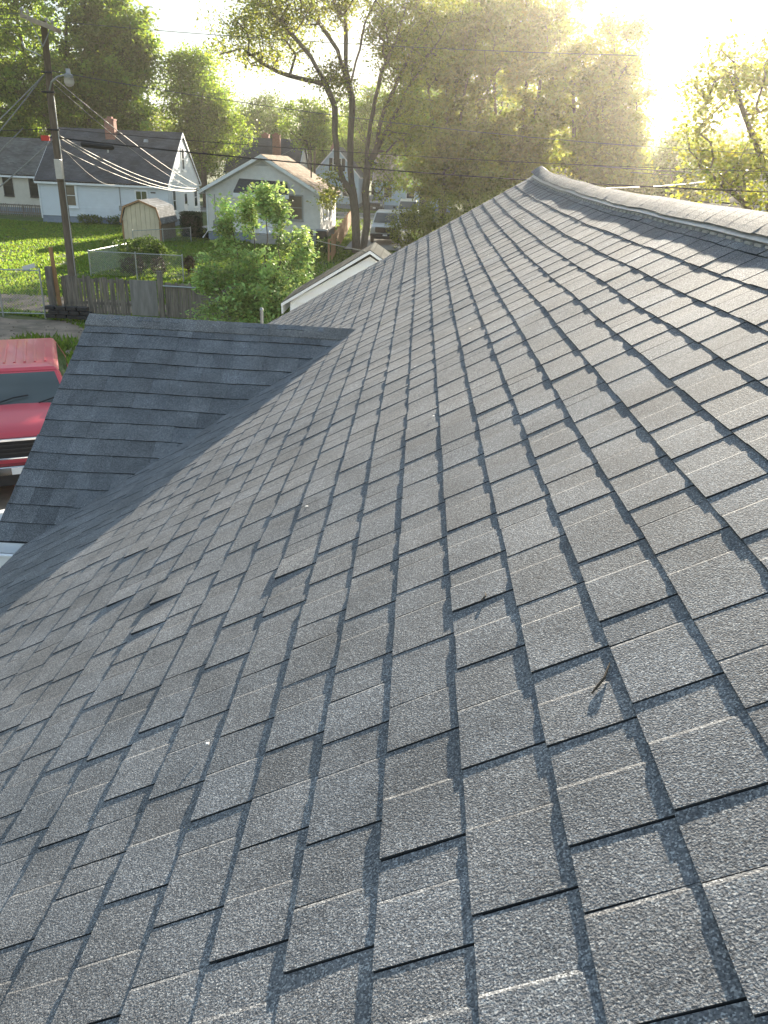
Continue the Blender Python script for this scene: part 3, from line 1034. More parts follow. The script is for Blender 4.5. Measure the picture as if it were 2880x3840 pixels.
# dark awning on the front, sloping towards the camera
mb = MB()
mb.add([(-1.45, Y0 - .05, 3.68), (1.55, Y0 - .05, 3.60), (1.80, Y0 - 1.15, 2.92), (-1.60, Y0 - 1.15, 2.98),
        (-1.35, Y0 - .05, 3.58), (1.55, Y0 - .05, 3.50), (1.80, Y0 - 1.15, 2.82), (-1.60, Y0 - 1.15, 2.88)], BOXF.tolist())
aw = mb.build('porch_awning', M['roof_dark'], hB)
mb = MB(); mb.b2((-1.62, Y0 - 1.19, 2.66), (1.82, Y0 - 1.16, 2.88))
mb.prism([(1.62, Y0 - .05, 3.48), (1.82, Y0 - 1.16, 2.82), (1.82, Y0 - 1.16, 2.66), (1.62, Y0 - .05, 2.66)], (.02, 0, 0))
mb.build('awning_trim', M['white'], aw)
mb = MB(); mb.b2((-.30, Y0 - .06, .5), (.62, Y0 - .025, 2.5)); dB = mb.build('door', M['white'], hB)
mb = MB(); mb.b2((-.12, Y0 - .075, 1.5), (.44, Y0 - .062, 2.3)); mb.build('pane', M['glass'], dB)
window(hB, 2.05, 2.12, .85, 1.35, ('y', Y0 - .02), glass='glass_tan', frame='metal')
window(hB, -3.0, 1.7, .4, .5, ('x', X1 + .02))
window(hB, -1.6, 2.0, .9, 1.2, ('x', X1 + .02), glass='glass_green')
window(hB, .9, 2.0, .9, 1.2, ('x', X1 + .02), glass='glass_green')
mb = MB(); mb.tube([(X0 + .05, Y0 - .07, 2.7), (X0 + .05, Y0 - .07, .55), (X0 - .25, Y0 - .35, .1)], .045, 6); mb.build('downspout', M['white'], hB)
mb = MB(); mb.b2((X1 + .2, Y0 - .4, 2.72), (X1 + .38, Y1 + .3, 2.86)); mb.build('gutter', M['white'], hB)
mb = MB(); mb.b2((X0 + .42, Y0 - .18, .75), (X0 + .72, Y0 - .03, 1.15)); mb.tube([(X0 + .55, Y0 - .06, 1.15), (X0 + .55, Y0 - .06, 2.7)], .025, 6); mb.build('meter_box', M['metal'], hB)
mb = MB(); mb.tube([(2.35, .6, 3.7), (2.35, .6, 4.45)], .05, 8); mb.build('vent_pipe', M['dark'], rB)
mb = MB(); mb.prism([(-.45, Y0 - .03, 4.45), (.45, Y0 - .03, 4.45), (0, Y0 - .03, 4.72)], (0, -.03, 0)); mb.build('gable_vent', M['siding_grey'], hB)
mb = MB(); mb.b2((-.6, Y0 - 1.0, -.1), (1.0, Y0 - .03, .48)); mb.b2((-.6, Y0 - 1.3, -.1), (1.0, Y0 - 1.0, .24)); mb.build('porch_step', M['concrete'], hB)

# house behind, dark roof and brick chimney
hC, rC, (X0, X1, Y0, Y1) = gable_house('dark_roof_house', 'house with broad dark roof and brick chimney behind the bungalow', -21.0, -13.4, 80.0 + 9, 98.5, 3.6, 6.9, 'x', M['siding_cream'], M['roof_dark'], rake=.2)
chimney(rC, -15.9 + 17.2, -2.4, 5.0, 7.35, .8, .7)
chimney(rC, -17.6 + 17.2, .3, 6.6, 7.4, .8, .6)
window(hC, -2.0, 2.1, .9, 1.3, ('y', Y0 - .02)); window(hC, 1.0, 2.1, .9, 1.3, ('y', Y0 - .02))
mb = MB()
mb.prism([(-1.7, Y0 - 1.5, 2.9), (2.3, Y0 - 1.5, 2.9), (.3, Y0 - 1.5, 4.55)], (0, 1.6, 0)); mb.build('dormer', M['siding_cream'], hC)
mb = MB()
mb.prism([(-2.0, Y0 - 1.7, 2.85), (.3, Y0 - 1.7, 4.75), (.3, Y0 - 1.7, 4.58), (-1.85, Y0 - 1.7, 2.8)], (0, 2.9, 0))
mb.prism([(2.6, Y0 - 1.7, 2.85), (.3, Y0 - 1.7, 4.75), (.3, Y0 - 1.7, 4.58), (2.45, Y0 - 1.7, 2.8)], (0, 2.9, 0))
mb.build('dormer_roof', M['white'], hC)

# blue gabled house further off
hD, rD, (X0, X1, Y0, Y1) = gable_house('light_blue_house', 'light blue gabled house with dark shutters behind the ash trunks', -12.7, -7.4, 97, 106, 3.6, 6.5, 'y', M['siding_light'], M['roof_grey'], over=.25, rake=.2, right=True)
wD = window(hD, .15, 4.62, .85, 1.3, ('y', Y0 - .02))
for s in (-1, 1):
    mb = MB(); mb.b2((.15 + s * .72 - .2, Y0 - .06, 3.95), (.15 + s * .72 + .2, Y0 - .025, 5.3)); mb.build('shutter', M['dark'], hD)
window(hD, -1.2, 1.9, .9, 1.2, ('y', Y0 - .02)); window(hD, 1.3, 1.9, .9, 1.2, ('y', Y0 - .02))
chimney(rD, -1.0, 2.0, 5.0, 6.9, .6, .6)
# a wider grey house beyond the street, right of the trunks
hF, rF, (X0, X1, Y0, Y1) = gable_house('grey_house', 'pale grey house across the street seen between tree trunks', -5.6, 3.6, 99, 107, 3.2, 5.9, 'x', M['siding_light'], M['roof_brown'], over=.35)
for xx in (-3.0, -.3, 2.6): window(hF, xx, 1.9, .9, 1.2, ('y', Y0 - .02))
mb = MB(); mb.b2((.8, Y0 - .06, .45), (1.7, Y0 - .025, 2.45)); mb.build('door', M['dark'], hF)

# far left house
hG, rG, (X0, X1, Y0, Y1) = gable_house('cream_house', 'cream sided house dappled with sun at the far left edge', -42.0, -29.6, 66.5, 75, 3.05, 5.6, 'x', M['siding_cream'], M['roof_grey'], over=.35)
for xx in (2.2, 4.35): window(hG, xx, 2.05, .62, 1.35, ('y', Y0 - .02), frame='dark')
window(hG, -2.4, 2.05, .7, 1.35, ('y', Y0 - .02), frame='dark')

# right: white house beyond the ridge, half hidden
hE, rE, (X0, X1, Y0, Y1) = gable_house('white_sided_house', 'white sided house with grey roof behind the ridge under the trees', 17.0, 26.5, 44, 53, 3.1, 5.9, 'y', M['white'], M['roof_grey'], over=.35)
window(hE, -1.9, 3.55, .7, .7, ('y', Y0 - .02)); window(hE, 1.5, 2.2, .9, 1.2, ('y', Y0 - .02)); window(hE, -2.8, 1.9, .8, 1.2, ('y', Y0 - .02))
mb = MB(); mb.tube([(-4.2, Y0 - .1, 2.0), (-4.2, Y0 - .1, 4.9), (-4.0, Y0 - .15, 5.15), (-4.3, Y0 - .2, 5.15)], .04, 6); mb.build('service_mast', M['galv'], hE)

hH, rH, _ = gable_house('hipped_far_house', 'dim grey house far behind the ridge, left of the white one', 10.5, 18.5, 84 + 8, 101, 3.2, 6.2, 'x', M['siding_grey'], M['roof_grey'], over=.35)
for xx in (-2.4, .4, 2.6): window(hH, xx, 1.9, .9, 1.2, ('y', -4.52))

# garage just behind the far rake
hJ, rJ, (X0, X1, Y0, Y1) = gable_house('small_garage', 'small white garage with mossy roof just past the far rake', -2.42, .62, 15.15, 16.6, 2.34, 3.28, 'y', M['white'], M['roof_mossy'], found=.15, over=.16, rake=.10, exp=.18, fz=.0, th=.07)
mb = MB(); mb.b2((-1.15, Y0 - .05, .05), (1.15, Y0 - .025, 1.95)); mb.build('garage_door', M['white'], hJ)

# ------------------------------------------------------------------ barn shed
sx, sy = -16.98, 49.3
shed = empty('barn_shed', (sx, sy, 0), 'cream barn shed with rounded grey roof on the lawn', 'shed')
prof = [(-1.15, 0.0), (-1.15, 1.15), (-.90, 1.85), (0, 2.2), (.93, 1.85), (1.15, 1.1), (1.15, 0)]
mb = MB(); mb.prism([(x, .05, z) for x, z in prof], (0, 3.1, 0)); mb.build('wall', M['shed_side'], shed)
xs = np.linspace(-1.15, 1.15, 9)
def shed_top(x):
    for (xa, za), (xb, zb) in zip(prof[1:-1], prof[2:]):
        if xa <= x <= xb and xb > xa: return za + (zb - za) * (x - xa) / (xb - xa)
    return 1.12
for a, b in zip(xs[:-1], xs[1:]):
    pts = [(a + .008, 0, 0.02), (b - .008, 0, 0.02), (b - .008, 0, shed_top(b - .008) - .02)]
    for xx in (-.90, 0, .93):
        pass
    mids = sorted([xx for xx in (-.90, 0.0, .93) if a + .02 < xx < b - .02], reverse=True)
    pts += [(xx, 0, shed_top(xx) - .02) for xx in mids]
    pts.append((a + .008, 0, shed_top(a + .008) - .02))
    mb = MB(); mb.prism(pts, (0, .05, 0)); mb.build('panel', M['shed_wall'], shed)
mb = MB()
out = [(-1.28, 1.02), (-1.0, 1.92), (0, 2.31), (1.03, 1.92), (1.30, .98)]
inn = [(x * .95, z - .07) for x, z in out]
mb.prism([(x, -.12, z) for x, z in out] + [(x, -.12, z) for x, z in inn[::-1]], (0, 3.4, 0)); sr = mb.build('roof', M['roof_shed'], shed)
mb = MB(); mb.prism([(x * 1.005, -.15, z + .005) for x, z in out] + [(x, -.15, z - .03) for x, z in inn[::-1]], (0, .025, 0)); mb.build('trim', M['cedar'], sr)
mb = MB(); mb.b2((1.10, -.02, 0), (1.19, .10, 1.1)); mb.b2((-1.19, -.02, 0), (-1.10, .10, 1.1)); mb.build('corner_board', M['cedar'], shed)

# ------------------------------------------------------------------ fences
def picket_fence(name, label, p0, p1, n, h, material, jit=0.06, gap=0.012, lean=0.02, dog=True, post_every=2.4, rails=(0.3, 0.9), back=0.04, skip=(), group=None):
    p0, p1 = np.array(p0, float), np.array(p1, float)
    d = p1 - p0; Ln = np.linalg.norm(d); d /= Ln
    nrm = np.array((-d[1], d[0]))
    t = empty(name, (p0[0], p0[1], 0), label, 'fence', group, rz=math.atan2(d[1], d[0]))
    w = Ln / n
    for i in range(n):
        if i in skip: continue
        hh = h + random.uniform(-jit, jit)
        ww = w - gap - random.uniform(0, gap)
        x = i * w + random.uniform(-.004, .004)
        ln = random.uniform(-lean, lean)
        yo = random.uniform(-.006, .006)
        c = ww * .22
        top = [(x + ln, hh - c), (x + c + ln, hh), (x + ww - c + ln, hh), (x + ww + ln, hh - c)] if dog else [(x + ln, hh), (x + ww + ln, hh)]
        poly = [(x, yo - .018, .03), (x + ww, yo - .018, .03)] + [(a, yo - .018, z) for a, z in top[::-1]]
        mb = MB(); mb.prism(poly, (0, .018, 0)); mb.build('picket', material, t)
    for rz_ in rails:
        mb = MB(); mb.b2((0, back - .015, h * rz_ - .04), (Ln, back + .03, h * rz_ + .05)); mb.build('rail', material, t)
    k = 0.0
    while k < Ln + .1:
        mb = MB(); mb.b2((k - .05, back + .032, -.1), (k + .05, back + .13, h * .97)); mb.build('post', material, t)
        k += post_every
    return t


picket_fence('wooden_fence', 'weathered grey picket fence from gate post to plywood panel', (-11.35, 25.0), (-9.18, 25.0), 20, 1.17, M['fence'], .05, .014, .03)
picket_fence('wooden_fence', 'dark grey dog-eared fence right of the plywood panel behind sapling', (-8.0, 25.0), (-3.2, 25.0), 46, 1.10, M['fence'], .025, .006, .008)
mb = MB(); mb.b2((-9.15, 24.97, .04), (-8.28, 25.0, 1.15)); o = mb.build('plywood_panel', M['ply'], bevel=.004)
tag(o, 'plain weathered plywood sheet closing a gap in the fence', 'panel')
mb = MB(); mb.b2((-8.24, 24.93, -.05), (-8.08, 25.06, 1.46)); o = mb.build('fence_post', M['fence'], bevel=.01)
tag(o, 'thick grey square fence post beside the plywood sheet', 'post')
mb = MB(); mb.tube([(-8.05, 24.9, 1.02), (-6.35, 24.9, 1.0)], .025, 6); o = mb.build('metal_rail', M['galv'])
tag(o, 'thin pale metal rail across the top of the dark fence', 'rail')
t = empty('gate_post', (-11.55, 24.7, 0), 'dark wooden gate post with a pale board nailed on top', 'post')
mb = MB(); mb.b2((-.13, -.09, -.1), (.05, .09, 1.48)); mb.build('post', M['fence'], t, bevel=.01)
mb = MB(); mb.box((.17, -.12, 1.40), (.42, .03, .13)); o = mb.build('nailed_board', M['chip'], t); o.rotation_euler = (0, R(-16), 0); o.location = (-.38, 0, .06)
mb = MB(); mb.prism([(.09, .05, 0), (.21, .05, 0), (.13, .05, 2.05), (.02, .05, 2.05)], (0, .05, 0)); mb.build('tall_stake', M['cedar'], t)

picket_fence('cedar_fence', 'orange brown cedar fence running beside the ash tree trunks', (-4.6, 42.5), (-5.9, 70), 96, 1.2, M['cedar'], .04, .01, .006, post_every=3.0)
picket_fence('rail_fence', 'low dark fence before the cream house at the left', (-33.5, 63.5), (-28.6, 63.0), 30, .9, M['fence'], .02, .06, .01, dog=False)


def chain_panel(parent, L, h, z0=0.05, pitch=0.09, r=0.0022):
    """diamond mesh in the local XZ plane"""
    mb = MB()
    n = int((L + h) / pitch)
    for i in range(n):
        u = i * pitch
        for s in (1, -1):
            # line x = u - s... clipped to the panel
            if s > 0:
                xa, za = u, 0.0; xb, zb = u - h, h
            else:
                xa, za = u - h, 0.0; xb, zb = u, h
            pa, pb = np.array((xa, za)), np.array((xb, zb))
            t0, t1 = 0.0, 1.0
            dx = xb - xa
            for lim, sg in ((0.0, 1), (L, -1)):
                fa = sg * (xa - lim); fb = sg * (xb - lim)
                if fa < 0 and fb < 0: t1 = -1
                elif fa < 0: t0 = max(t0, fa / (fa - fb))
                elif fb < 0: t1 = min(t1, fa / (fa - fb))
            if t1 <= t0 + 1e-3: continue
            a = pa + (pb - pa) * t0; b = pa + (pb - pa) * t1
            mb.tube([(a[0], .004 * s, z0 + a[1]), (b[0], .004 * s, z0 + b[1])], r, 3, False)
    return mb.build('chain_link_mesh', M['galv'], parent)


def chain_fence(name, label, p0, p1, h, posts, pitch=0.09, bottom=False, group=None, r=0.0022):
    p0, p1 = np.array(p0, float), np.array(p1, float)
    d = p1 - p0; L = np.linalg.norm(d)
    t = empty(name, (p0[0], p0[1], 0), label, 'fence', group, rz=math.atan2(d[1], d[0]))
    for i in range(posts):
        x = L * i / (posts - 1)
        mb = MB(); mb.tube([(x, 0, -.1), (x, 0, h + .04)], .028, 8); mb.build('post', M['galv'], t)
        mb = MB(); mb.tube([(x, 0, h + .042), (x, 0, h + .07)], [.034, .012], 8); mb.build('post_cap', M['galv'], t)
    mb = MB(); mb.tube([(0, 0, h), (L, 0, h)], .02, 6); mb.build('top_rail', M['galv'], t)
    if bottom:
        mb = MB(); mb.tube([(0, 0, .06), (L, 0, .06)], .018, 6); mb.build('bottom_rail', M['galv'], t)
    chain_panel(t, L, h - .06, .06, pitch, r)
    return t


chain_fence('chain_link_gate', 'wide chain-link gate across the dirt yard at left edge', (-15.6, 23.9), (-11.75, 24.4), 1.38, 4, .085, True, r=.003)
for a, b, lab in (((-13.9, 33.5), (-9.88, 33.4), 'near side of chain-link dog pen on the lawn'),
                  ((-13.9, 33.5), (-13.55, 37.2), 'left side of chain-link dog pen on the lawn')):
    chain_fence('chain_link_fence', lab, a, b, 1.0, 2 if 'left' in lab else 3, .08, r=.003)
chain_fence('chain_link_fence', 'sagging low chain-link fence beside the barn shed', (-16.6, 46.6), (-14.3, 50.5), .75, 3, .10)

# ------------------------------------------------------------------ utility pole, lamp, cables
pole = empty('utility_pole', (-12.08, 27.5, 0), 'brown wooden utility pole with crossarm and street lamp', 'utility pole')
mb = MB(); mb.tube([(0, 0, -.3), (0.02, 0, 3), (0.0, 0, 6), (.07, 0, 8.45)], [.15, .132, .115, .095], 12); mb.build('post', M['pole'], pole, smooth=True)
for (a, b) in (((-.72, -.16, 8.62), (.02, -.12, 8.46)), ((-.50, .13, 8.60), (.62, .13, 8.30))):
    pass
arm_d = np.array((.86, -.28, -.28)); arm_d /= np.linalg.norm(arm_d)
for k_, (c, Ln) in enumerate((((-.05, -.15, 8.40), 1.30), ((.02, .15, 8.36), 1.25))):
    c = np.array(c); u = arm_d; w = np.array((-u[1], u[0], 0)); w /= np.linalg.norm(w); v = np.cross(u, w)
    V = []
    for s in (-1, 1):
        for a, b in ((-1, -1), (1, -1), (1, 1), (-1, 1)):
            V.append(c + u * s * Ln / 2 + w * a * .045 + v * b * .06)
    mb = MB(); mb.add(V, ((0, 1, 2, 3), (7, 6, 5, 4), (0, 4, 5, 1), (1, 5, 6, 2), (2, 6, 7, 3), (3, 7, 4, 0))); mb.build('crossarm', M['arm'], pole)
for s in (-1, 1):
    mb = MB(); mb.tube([(0.02, -.14, 7.75), (.02 + s * .36, -.16 - s * .12, 8.33 - s * .12)], .018, 5); mb.build('brace', M['metal'], pole)
for i, s in enumerate((-.60, -.36, .36, .58)):
    p = np.array((-.05, -.15, 8.44)) + arm_d * s
    mb = MB(); mb.tube([p, p + (0, 0, .07), p + (0, 0, .10), p + (0, 0, .15), p + (0, 0, .18)], [.02, .02, .05, .05, .02], 8); mb.build('insulator', M['ins'], pole)
mb = MB(); mb.tube([(-.1, -.1, 7.5), (-.55, -.15, 7.68), (-.62, -.15, 7.85)], [.02, .02, .04], 6); mb.build('cutout_arm', M['galv'], pole)
mb = MB(); mb.tube([(.05, -.12, 6.55), (.18, -.2, 6.78), (.42, -.26, 6.93), (.66, -.3, 6.98)], .026, 6); la = mb.build('lamp_arm', M['galv'], pole)
mb = MB(); mb.tube([(.80, -.32, 6.90), (.80, -.32, 6.99), (.80, -.32, 7.02), (.80, -.32, 7.16)], [.13, .14, .075, .065], 12); mb.build('lamp_head', M['metal'], la)
mb = MB(); mb.tube([(.80, -.32, 6.895), (.80, -.32, 6.78), (.80, -.32, 6.70), (.80, -.32, 6.66)], [.15, .155, .12, .05], 12); mb.build('lamp_lens', M['lens'], la, smooth=True)
mb = MB(); mb.b2((-.02, -.30, 3.95), (.20, -.15, 4.55)); mb.build('equipment_box', M['lens'], pole, bevel=.012)
mb = MB(); mb.b2((-.40, -.2, 5.08), (-.16, -.05, 5.24)); mb.build('marker_box', M['red_box'], pole, bevel=.01)
mb = MB(); mb.tube([(-.16, -.04, 5.2), (.17, -.04, 5.2)], .02, 6); mb.tube([(-.2, -.1, 5.42), (.2, -.1, 5.42)], .03, 6)
mb.tube([(-.22, -.1, 6.5), (.2, -.1, 6.5)], .03, 6); mb.tube([(-.15, -.1, 7.05), (.18, -.1, 7.05)], .03, 6); mb.build('bracket', M['dark'], pole)
mb = MB(); mb.tube([(.14, -.06, .2), (.15, -.06, 3), (.13, -.05, 6.4)], .018, 5); mb.build('conduit', M['galv'], pole)


def wire(name, label, a, b, sag_, r=0.012, material='cable', n=18, cat='cable', group=None):
    a, b = np.array(a, float), np.array(b, float)
    P = [a + (b - a) * s - np.array((0, 0, 4 * sag_ * s * (1 - s))) for s in np.linspace(0, 1, n)]
    mb = MB(); mb.tube([p - a for p in P], r, 5)
    o = mb.build(name, M[material], smooth=True)
    o.location = a
    return tag(o, label, cat, group)


PX, PY = -12.08, 27.5
wire('power_line', 'highest bare wire from crossarm running right across the sky', (PX + .45, PY - .3, 8.42), (24, 24.5, 8.6), .55, .009, material='line', cat='power line')
wire('telephone_cable', 'thick black cable from pole crossing before the bungalow', (PX + .15, PY, 5.18), (25, 25.5, 4.95), .55, .022, 'black')
wire('telephone_cable', 'thinner dark cable just above the thick black cable', (PX + .15, PY, 5.45), (25, 25.3, 5.55), .45, .010, 'dark')
wire('power_line', 'bare wire from the lamp bracket dropping across treetops to right', (PX + .15, PY, 7.1), (25, 26.0, 6.0), .9, .011, material='line', cat='power line')
wire('service_cable', 'twisted bright cable from pole down to bungalow eave', (PX + .2, PY, 6.9), (-13.9, 51.6, 3.12), .25, .019, group=None)
wire('service_cable', 'slender grey cable below the twisted one, to bungalow', (PX + .15, PY, 6.75), (-14.3, 51.6, 2.95), .30, .010)
wire('service_cable', 'upper of three pale cables sagging from mid pole to bungalow corner', (PX + .15, PY, 5.25), (-13.95, 51.6, 3.0), .42, .018)
wire('service_cable', 'middle of three pale cables sagging from mid pole to bungalow corner', (PX + .15, PY, 5.18), (-13.95, 51.6, 2.92), .52, .018)
wire('service_cable', 'lowest of three pale cables sagging from mid pole to bungalow corner', (PX + .15, PY, 4.85), (-13.95, 51.6, 2.88), .45, .017)
wire('service_cable', 'thin cable from pole to the blue house wall meter', (PX + .1, PY, 5.0), (-22.05, 59.9, 2.85), .55, .010)
wire('service_cable', 'long cable from bungalow corner sloping down to small garage', (-13.9, 51.6, 3.05), (-.9, 15.1, 3.3), .45, .011)
wire('power_line', 'upper wire leaving the crossarm towards the left edge', (PX - .6, PY - .1, 8.62), (-30, 25.5, 8.9), .5, .009, material='line', cat='power line')
wire('power_line', 'middle wire leaving the crossarm towards the left edge', (PX - .35, PY - .2, 8.5), (-30, 24.5, 8.4), .5, .009, material='line', cat='power line')
wire('power_line', 'lower wire leaving the crossarm towards the left edge', (PX - .1, PY - .2, 8.3), (-30, 24, 8.0), .5, .009, material='line', cat='power line')
wire('service_cable', 'upper twisted cable falling steeply to the left edge', (PX - .1, PY, 7.0), (-15.3, 24.3, 3.25), .06, .019)
wire('service_cable', 'lower twisted cable falling steeply to the left edge', (PX - .15, PY, 6.95), (-15.4, 24.3, 2.55), .12, .019)
wire('service_cable', 'pale cable from mid pole falling to left edge', (PX, PY, 5.2), (-15.8, 24.3, 1.45), .06, .020)
wire('telephone_cable', 'level dark cable from mid pole to the left edge', (PX, PY, 5.45), (-30, 26, 5.6), .4, .011, 'dark')
wire('service_cable', 'pale cable from the splice left of pole to left edge', (PX - .75, PY - .6, 5.42), (-15.7, 24.4, 2.2), .05, .018)
mb = MB(); mb.tube([(-.55, 0, 0), (-.5, 0, 0), (.5, -.0, -.06), (.55, 0, -.06)], [.03, .085, .085, .03], 8); o = mb.build('cable_splice', M['black']); o.location = (-10.65, 27.35, 5.03)
tag(o, 'dark splice case hanging on the cable right of the pole', 'splice case')

fp = empty('far_utility_pole', (-12.0, 93, 0), 'thin far utility pole standing between the roofs', 'utility pole')
mb = MB(); mb.tube([(0, 0, -.2), (0, 0, 9.6)], [.16, .10], 8); mb.build('post', M['pole'], fp)
mb = MB(); mb.b2((-.8, -.06, 9.0), (.8, .06, 9.12)); mb.build('crossarm', M['arm'], fp)
wire('service_cable', 'bright cable from far pole down left to dark roof', (-12, 93, 7.3), (-17.5, 89.5, 4.2), .1, .03)
wire('service_cable', 'bright cable from far pole down to a lower roof', (-12, 93, 5.0), (-15, 88, 3.4), .1, .03)
wire('power_line', 'far wire above the white house right of the ridge', (8, 40, 5.15), (32, 42, 5.5), .25, .022, material='line', cat='power line', group=None)
wire('power_line', 'second far wire just beneath it right of the ridge', (10, 41, 4.95), (32, 42.5, 5.3), .2, .02, material='line', cat='power line')
wire('telephone_cable', 'black far cable passing before the white house right of ridge', (4, 30, 4.15), (30, 31, 4.35), .2, .022, 'black')
wire('service_cable', 'lowest far cable to the white house wall right of ridge', (14.8, 43.6, 3.5), (32, 36, 4.6), .25, .02)
wire('service_cable', 'thin bare cable over the white house roof', (16.8, 43.7, 5.1), (4, 30, 4.3), .25, .014)
# ------------------------------------------------------------------ vehicles
def wheel(parent, x, y, r=0.34, w=0.22):
    s = 1 if x > 0 else -1
    mb = MB(); mb.tube([(x - w / 2 * s, y, r), (x - w * .45 * s, y, r), (x + w * .45 * s, y, r), (x + w / 2 * s, y, r)], [r * .86, r, r, r * .86], 20)
    t = mb.build('wheel', M['tyre'], parent, smooth=False)
    mb = MB(); mb.tube([(x + w * .42 * s, y, r), (x + w * .53 * s, y, r)], [r * .62, r * .55], 14); mb.build('rim', M['metal'], t)
    return t


def vehicle(name, label, cat, loc, rz, paint, L=4.3, W=1.72, hood_z=1.06, base_z=1.2, roof_z=1.66, hood=0.95, rake=0.55, tail=0.35, ribs=0, grille='chrome', z0=0.42):
    """front faces local -Y at y=0; nose towards -Y, tail at +L"""
    t = empty(name, loc, label, cat, rz=rz)
    h = W / 2
    def ring(y, hw, zt, crown=.03, zb=z0):
        return [(-hw * .94, y, zb), (-hw, y, zb + .18), (-hw * .985, y, zt - .20), (-hw * .90, y, zt - .03), (-hw * .5, y, zt + crown * .7), (0, y, zt + crown),
                (hw * .5, y, zt + crown * .7), (hw * .90, y, zt - .03), (hw * .985, y, zt - .20), (hw, y, zb + .18), (hw * .94, y, zb)]
    rings = [ring(.0, h * .93, hood_z - .05, .01, z0 + .12), ring(.06, h * .97, hood_z, .02), ring(.35, h, hood_z + .05, .03), ring(hood, h, base_z, .03), ring(hood + .25, h, base_z + .01, .0),
             ring(L * .6, h, base_z, .0), ring(L - .15, h * .98, base_z - .01, .0), ring(L, h * .94, base_z - .08, .0)]
    mb = MB(); mb.loft([[p for p in r][::-1] for r in rings]); body = mb.build('body', M[paint], t, smooth=True)
    m = body.modifiers.new('bevel', 'BEVEL'); m.width = .02; m.segments = 2; m.limit_method = 'ANGLE'; m.angle_limit = R(40)
    rw = h * .74
    y0, y1, y2, y3 = hood - .02, hood + rake, L - .12 - tail, L - .05
    zt = roof_z - .06
    # cabin: pillars + roof shell
    lo = [(-h * .93, y0, base_z - .02), (h * .93, y0, base_z - .02), (h * .93, y3, base_z - .02), (-h * .93, y3, base_z - .02)]
    hi = [(-rw, y1, zt), (rw, y1, zt), (rw, y2, zt), (-rw, y2, zt)]
    mb = MB(); mb.add(lo + hi, ((0, 3, 2, 1), (4, 5, 6, 7), (0, 1, 5, 4), (1, 2, 6, 5), (2, 3, 7, 6), (3, 0, 4, 7)))
    cab = mb.build('cabin', M[paint], t, bevel=.03)
    rg = []
    for (ins, dz) in ((0, 0), (.05, .045), (.16, .06)):
        rg.append([(-rw + ins, y1 + ins * 1.4, zt + dz), (rw - ins, y1 + ins * 1.4, zt + dz), (rw - ins, y2 - ins, zt + dz), (-rw + ins, y2 - ins, zt + dz)])
    mb = MB(); mb.loft(rg); roof = mb.build('roof', M[paint], t, smooth=False, bevel=.015)
    for i in range(ribs):
        xx = -rw + .18 + (2 * rw - .36) * i / max(1, ribs - 1)
        mb = MB(); mb.b2((xx - .018, y1 + .35, zt + .060), (xx + .018, y2 - .3, zt + .072)); mb.build('roof_rib', M[paint], roof, bevel=.004)

    def quad_on(a, b, c, d, mu, mv0, mv1, off, name_, mname):
        """glass inset between two lower (a,b) and two upper (d,c) corners"""
        a, b, c, d = map(np.array, (a, b, c, d))
        nrm = np.cross(b - a, d - a).astype(float); nrm /= np.linalg.norm(nrm)
        def P(u, v): return (a * (1 - u) + b * u) * (1 - v) + (d * (1 - u) + c * u) * v
        q = [P(mu, mv0) + nrm * off, P(1 - mu, mv0) + nrm * off, P(1 - mu, mv1) + nrm * off, P(mu, mv1) + nrm * off]
        mb = MB(); mb.prism(q, tuple(-nrm * .012))
        return mb.build(name_, M[mname], cab)
    quad_on(lo[0], lo[1], hi[1], hi[0], .05, .06, .95, .006, 'windscreen', 'car_glass')
    quad_on(lo[2], lo[3], hi[3], hi[2], .06, .12, .92, .006, 'rear_window', 'car_glass')
    quad_on(lo[1], lo[2], hi[2], hi[1], .08, .12, .92, .006, 'side_window', 'car_glass')
    quad_on(lo[3], lo[0], hi[0], hi[3], .08, .12, .92, .006, 'side_window', 'car_glass')
    # nose
    gz0, gz1 = z0 + .30, hood_z - .10
    mb = MB()
    for (a, b) in (((-h * .66, -.045, gz1), (h * .66, .05, gz1 + .045)), ((-h * .60, -.045, gz0 - .03), (h * .60, .05, gz0)), ((-h * .66, -.045, gz0), (-h * .63, .05, gz1)), ((h * .63, -.045, gz0), (h * .66, .05, gz1))):
        mb.b2(a, b)
    gr = mb.build('grille_surround', M['chrome' if grille == 'chrome' else 'dark'], t, bevel=.008)
    mb = MB(); mb.b2((-h * .63, -.020, gz0), (h * .63, .06, gz1)); mb.build('grille', M['black'], gr)
    for k in range(3):
        z = gz0 + (gz1 - gz0) * (k + 1) / 4
        mb = MB(); mb.b2((-h * .625, -.03, z - .008), (h * .625, -.021, z + .008)); mb.build('grille_bar', M['dark'], gr)
    for s in (-1, 1):
        mb = MB(); mb.b2((s * h * .68, -.03, gz0 + .03), (s * h * .90, .08, gz1 + .02)); hl = mb.build('headlight', M['lamp_glass'], t, bevel=.012)
        mb = MB(); mb.tube([(s * (h + .02), hood + .22, base_z + .02), (s * (h + .13), hood + .2, base_z + .10)], .02, 5)
        mb.box((s * (h + .17), hood + .2, base_z + .12), (.2, .09, .15)); mb.build('mirror', M['dark'], t, bevel=.015)
        for wy in (.72, L - .85): wheel(t, s * (h - .12), wy)
    mb = MB(); mb.b2((-h * .98, -.14, z0 + .06), (h * .98, .06, z0 + .20)); mb.build('bumper', M['chrome' if grille == 'chrome' else 'dark'], t, bevel=.02)
    mb = MB(); mb.b2((-h * .9, -.08, z0 - .12), (h * .9, .08, z0 + .058)); mb.build('valance', M['dark'], t, bevel=.015)
    mb = MB(); mb.b2((-h * .95, L - .05, z0 + .04), (h * .95, L + .10, z0 + .2)); mb.build('rear_bumper', M['chrome' if grille == 'chrome' else 'dark'], t, bevel=.02)
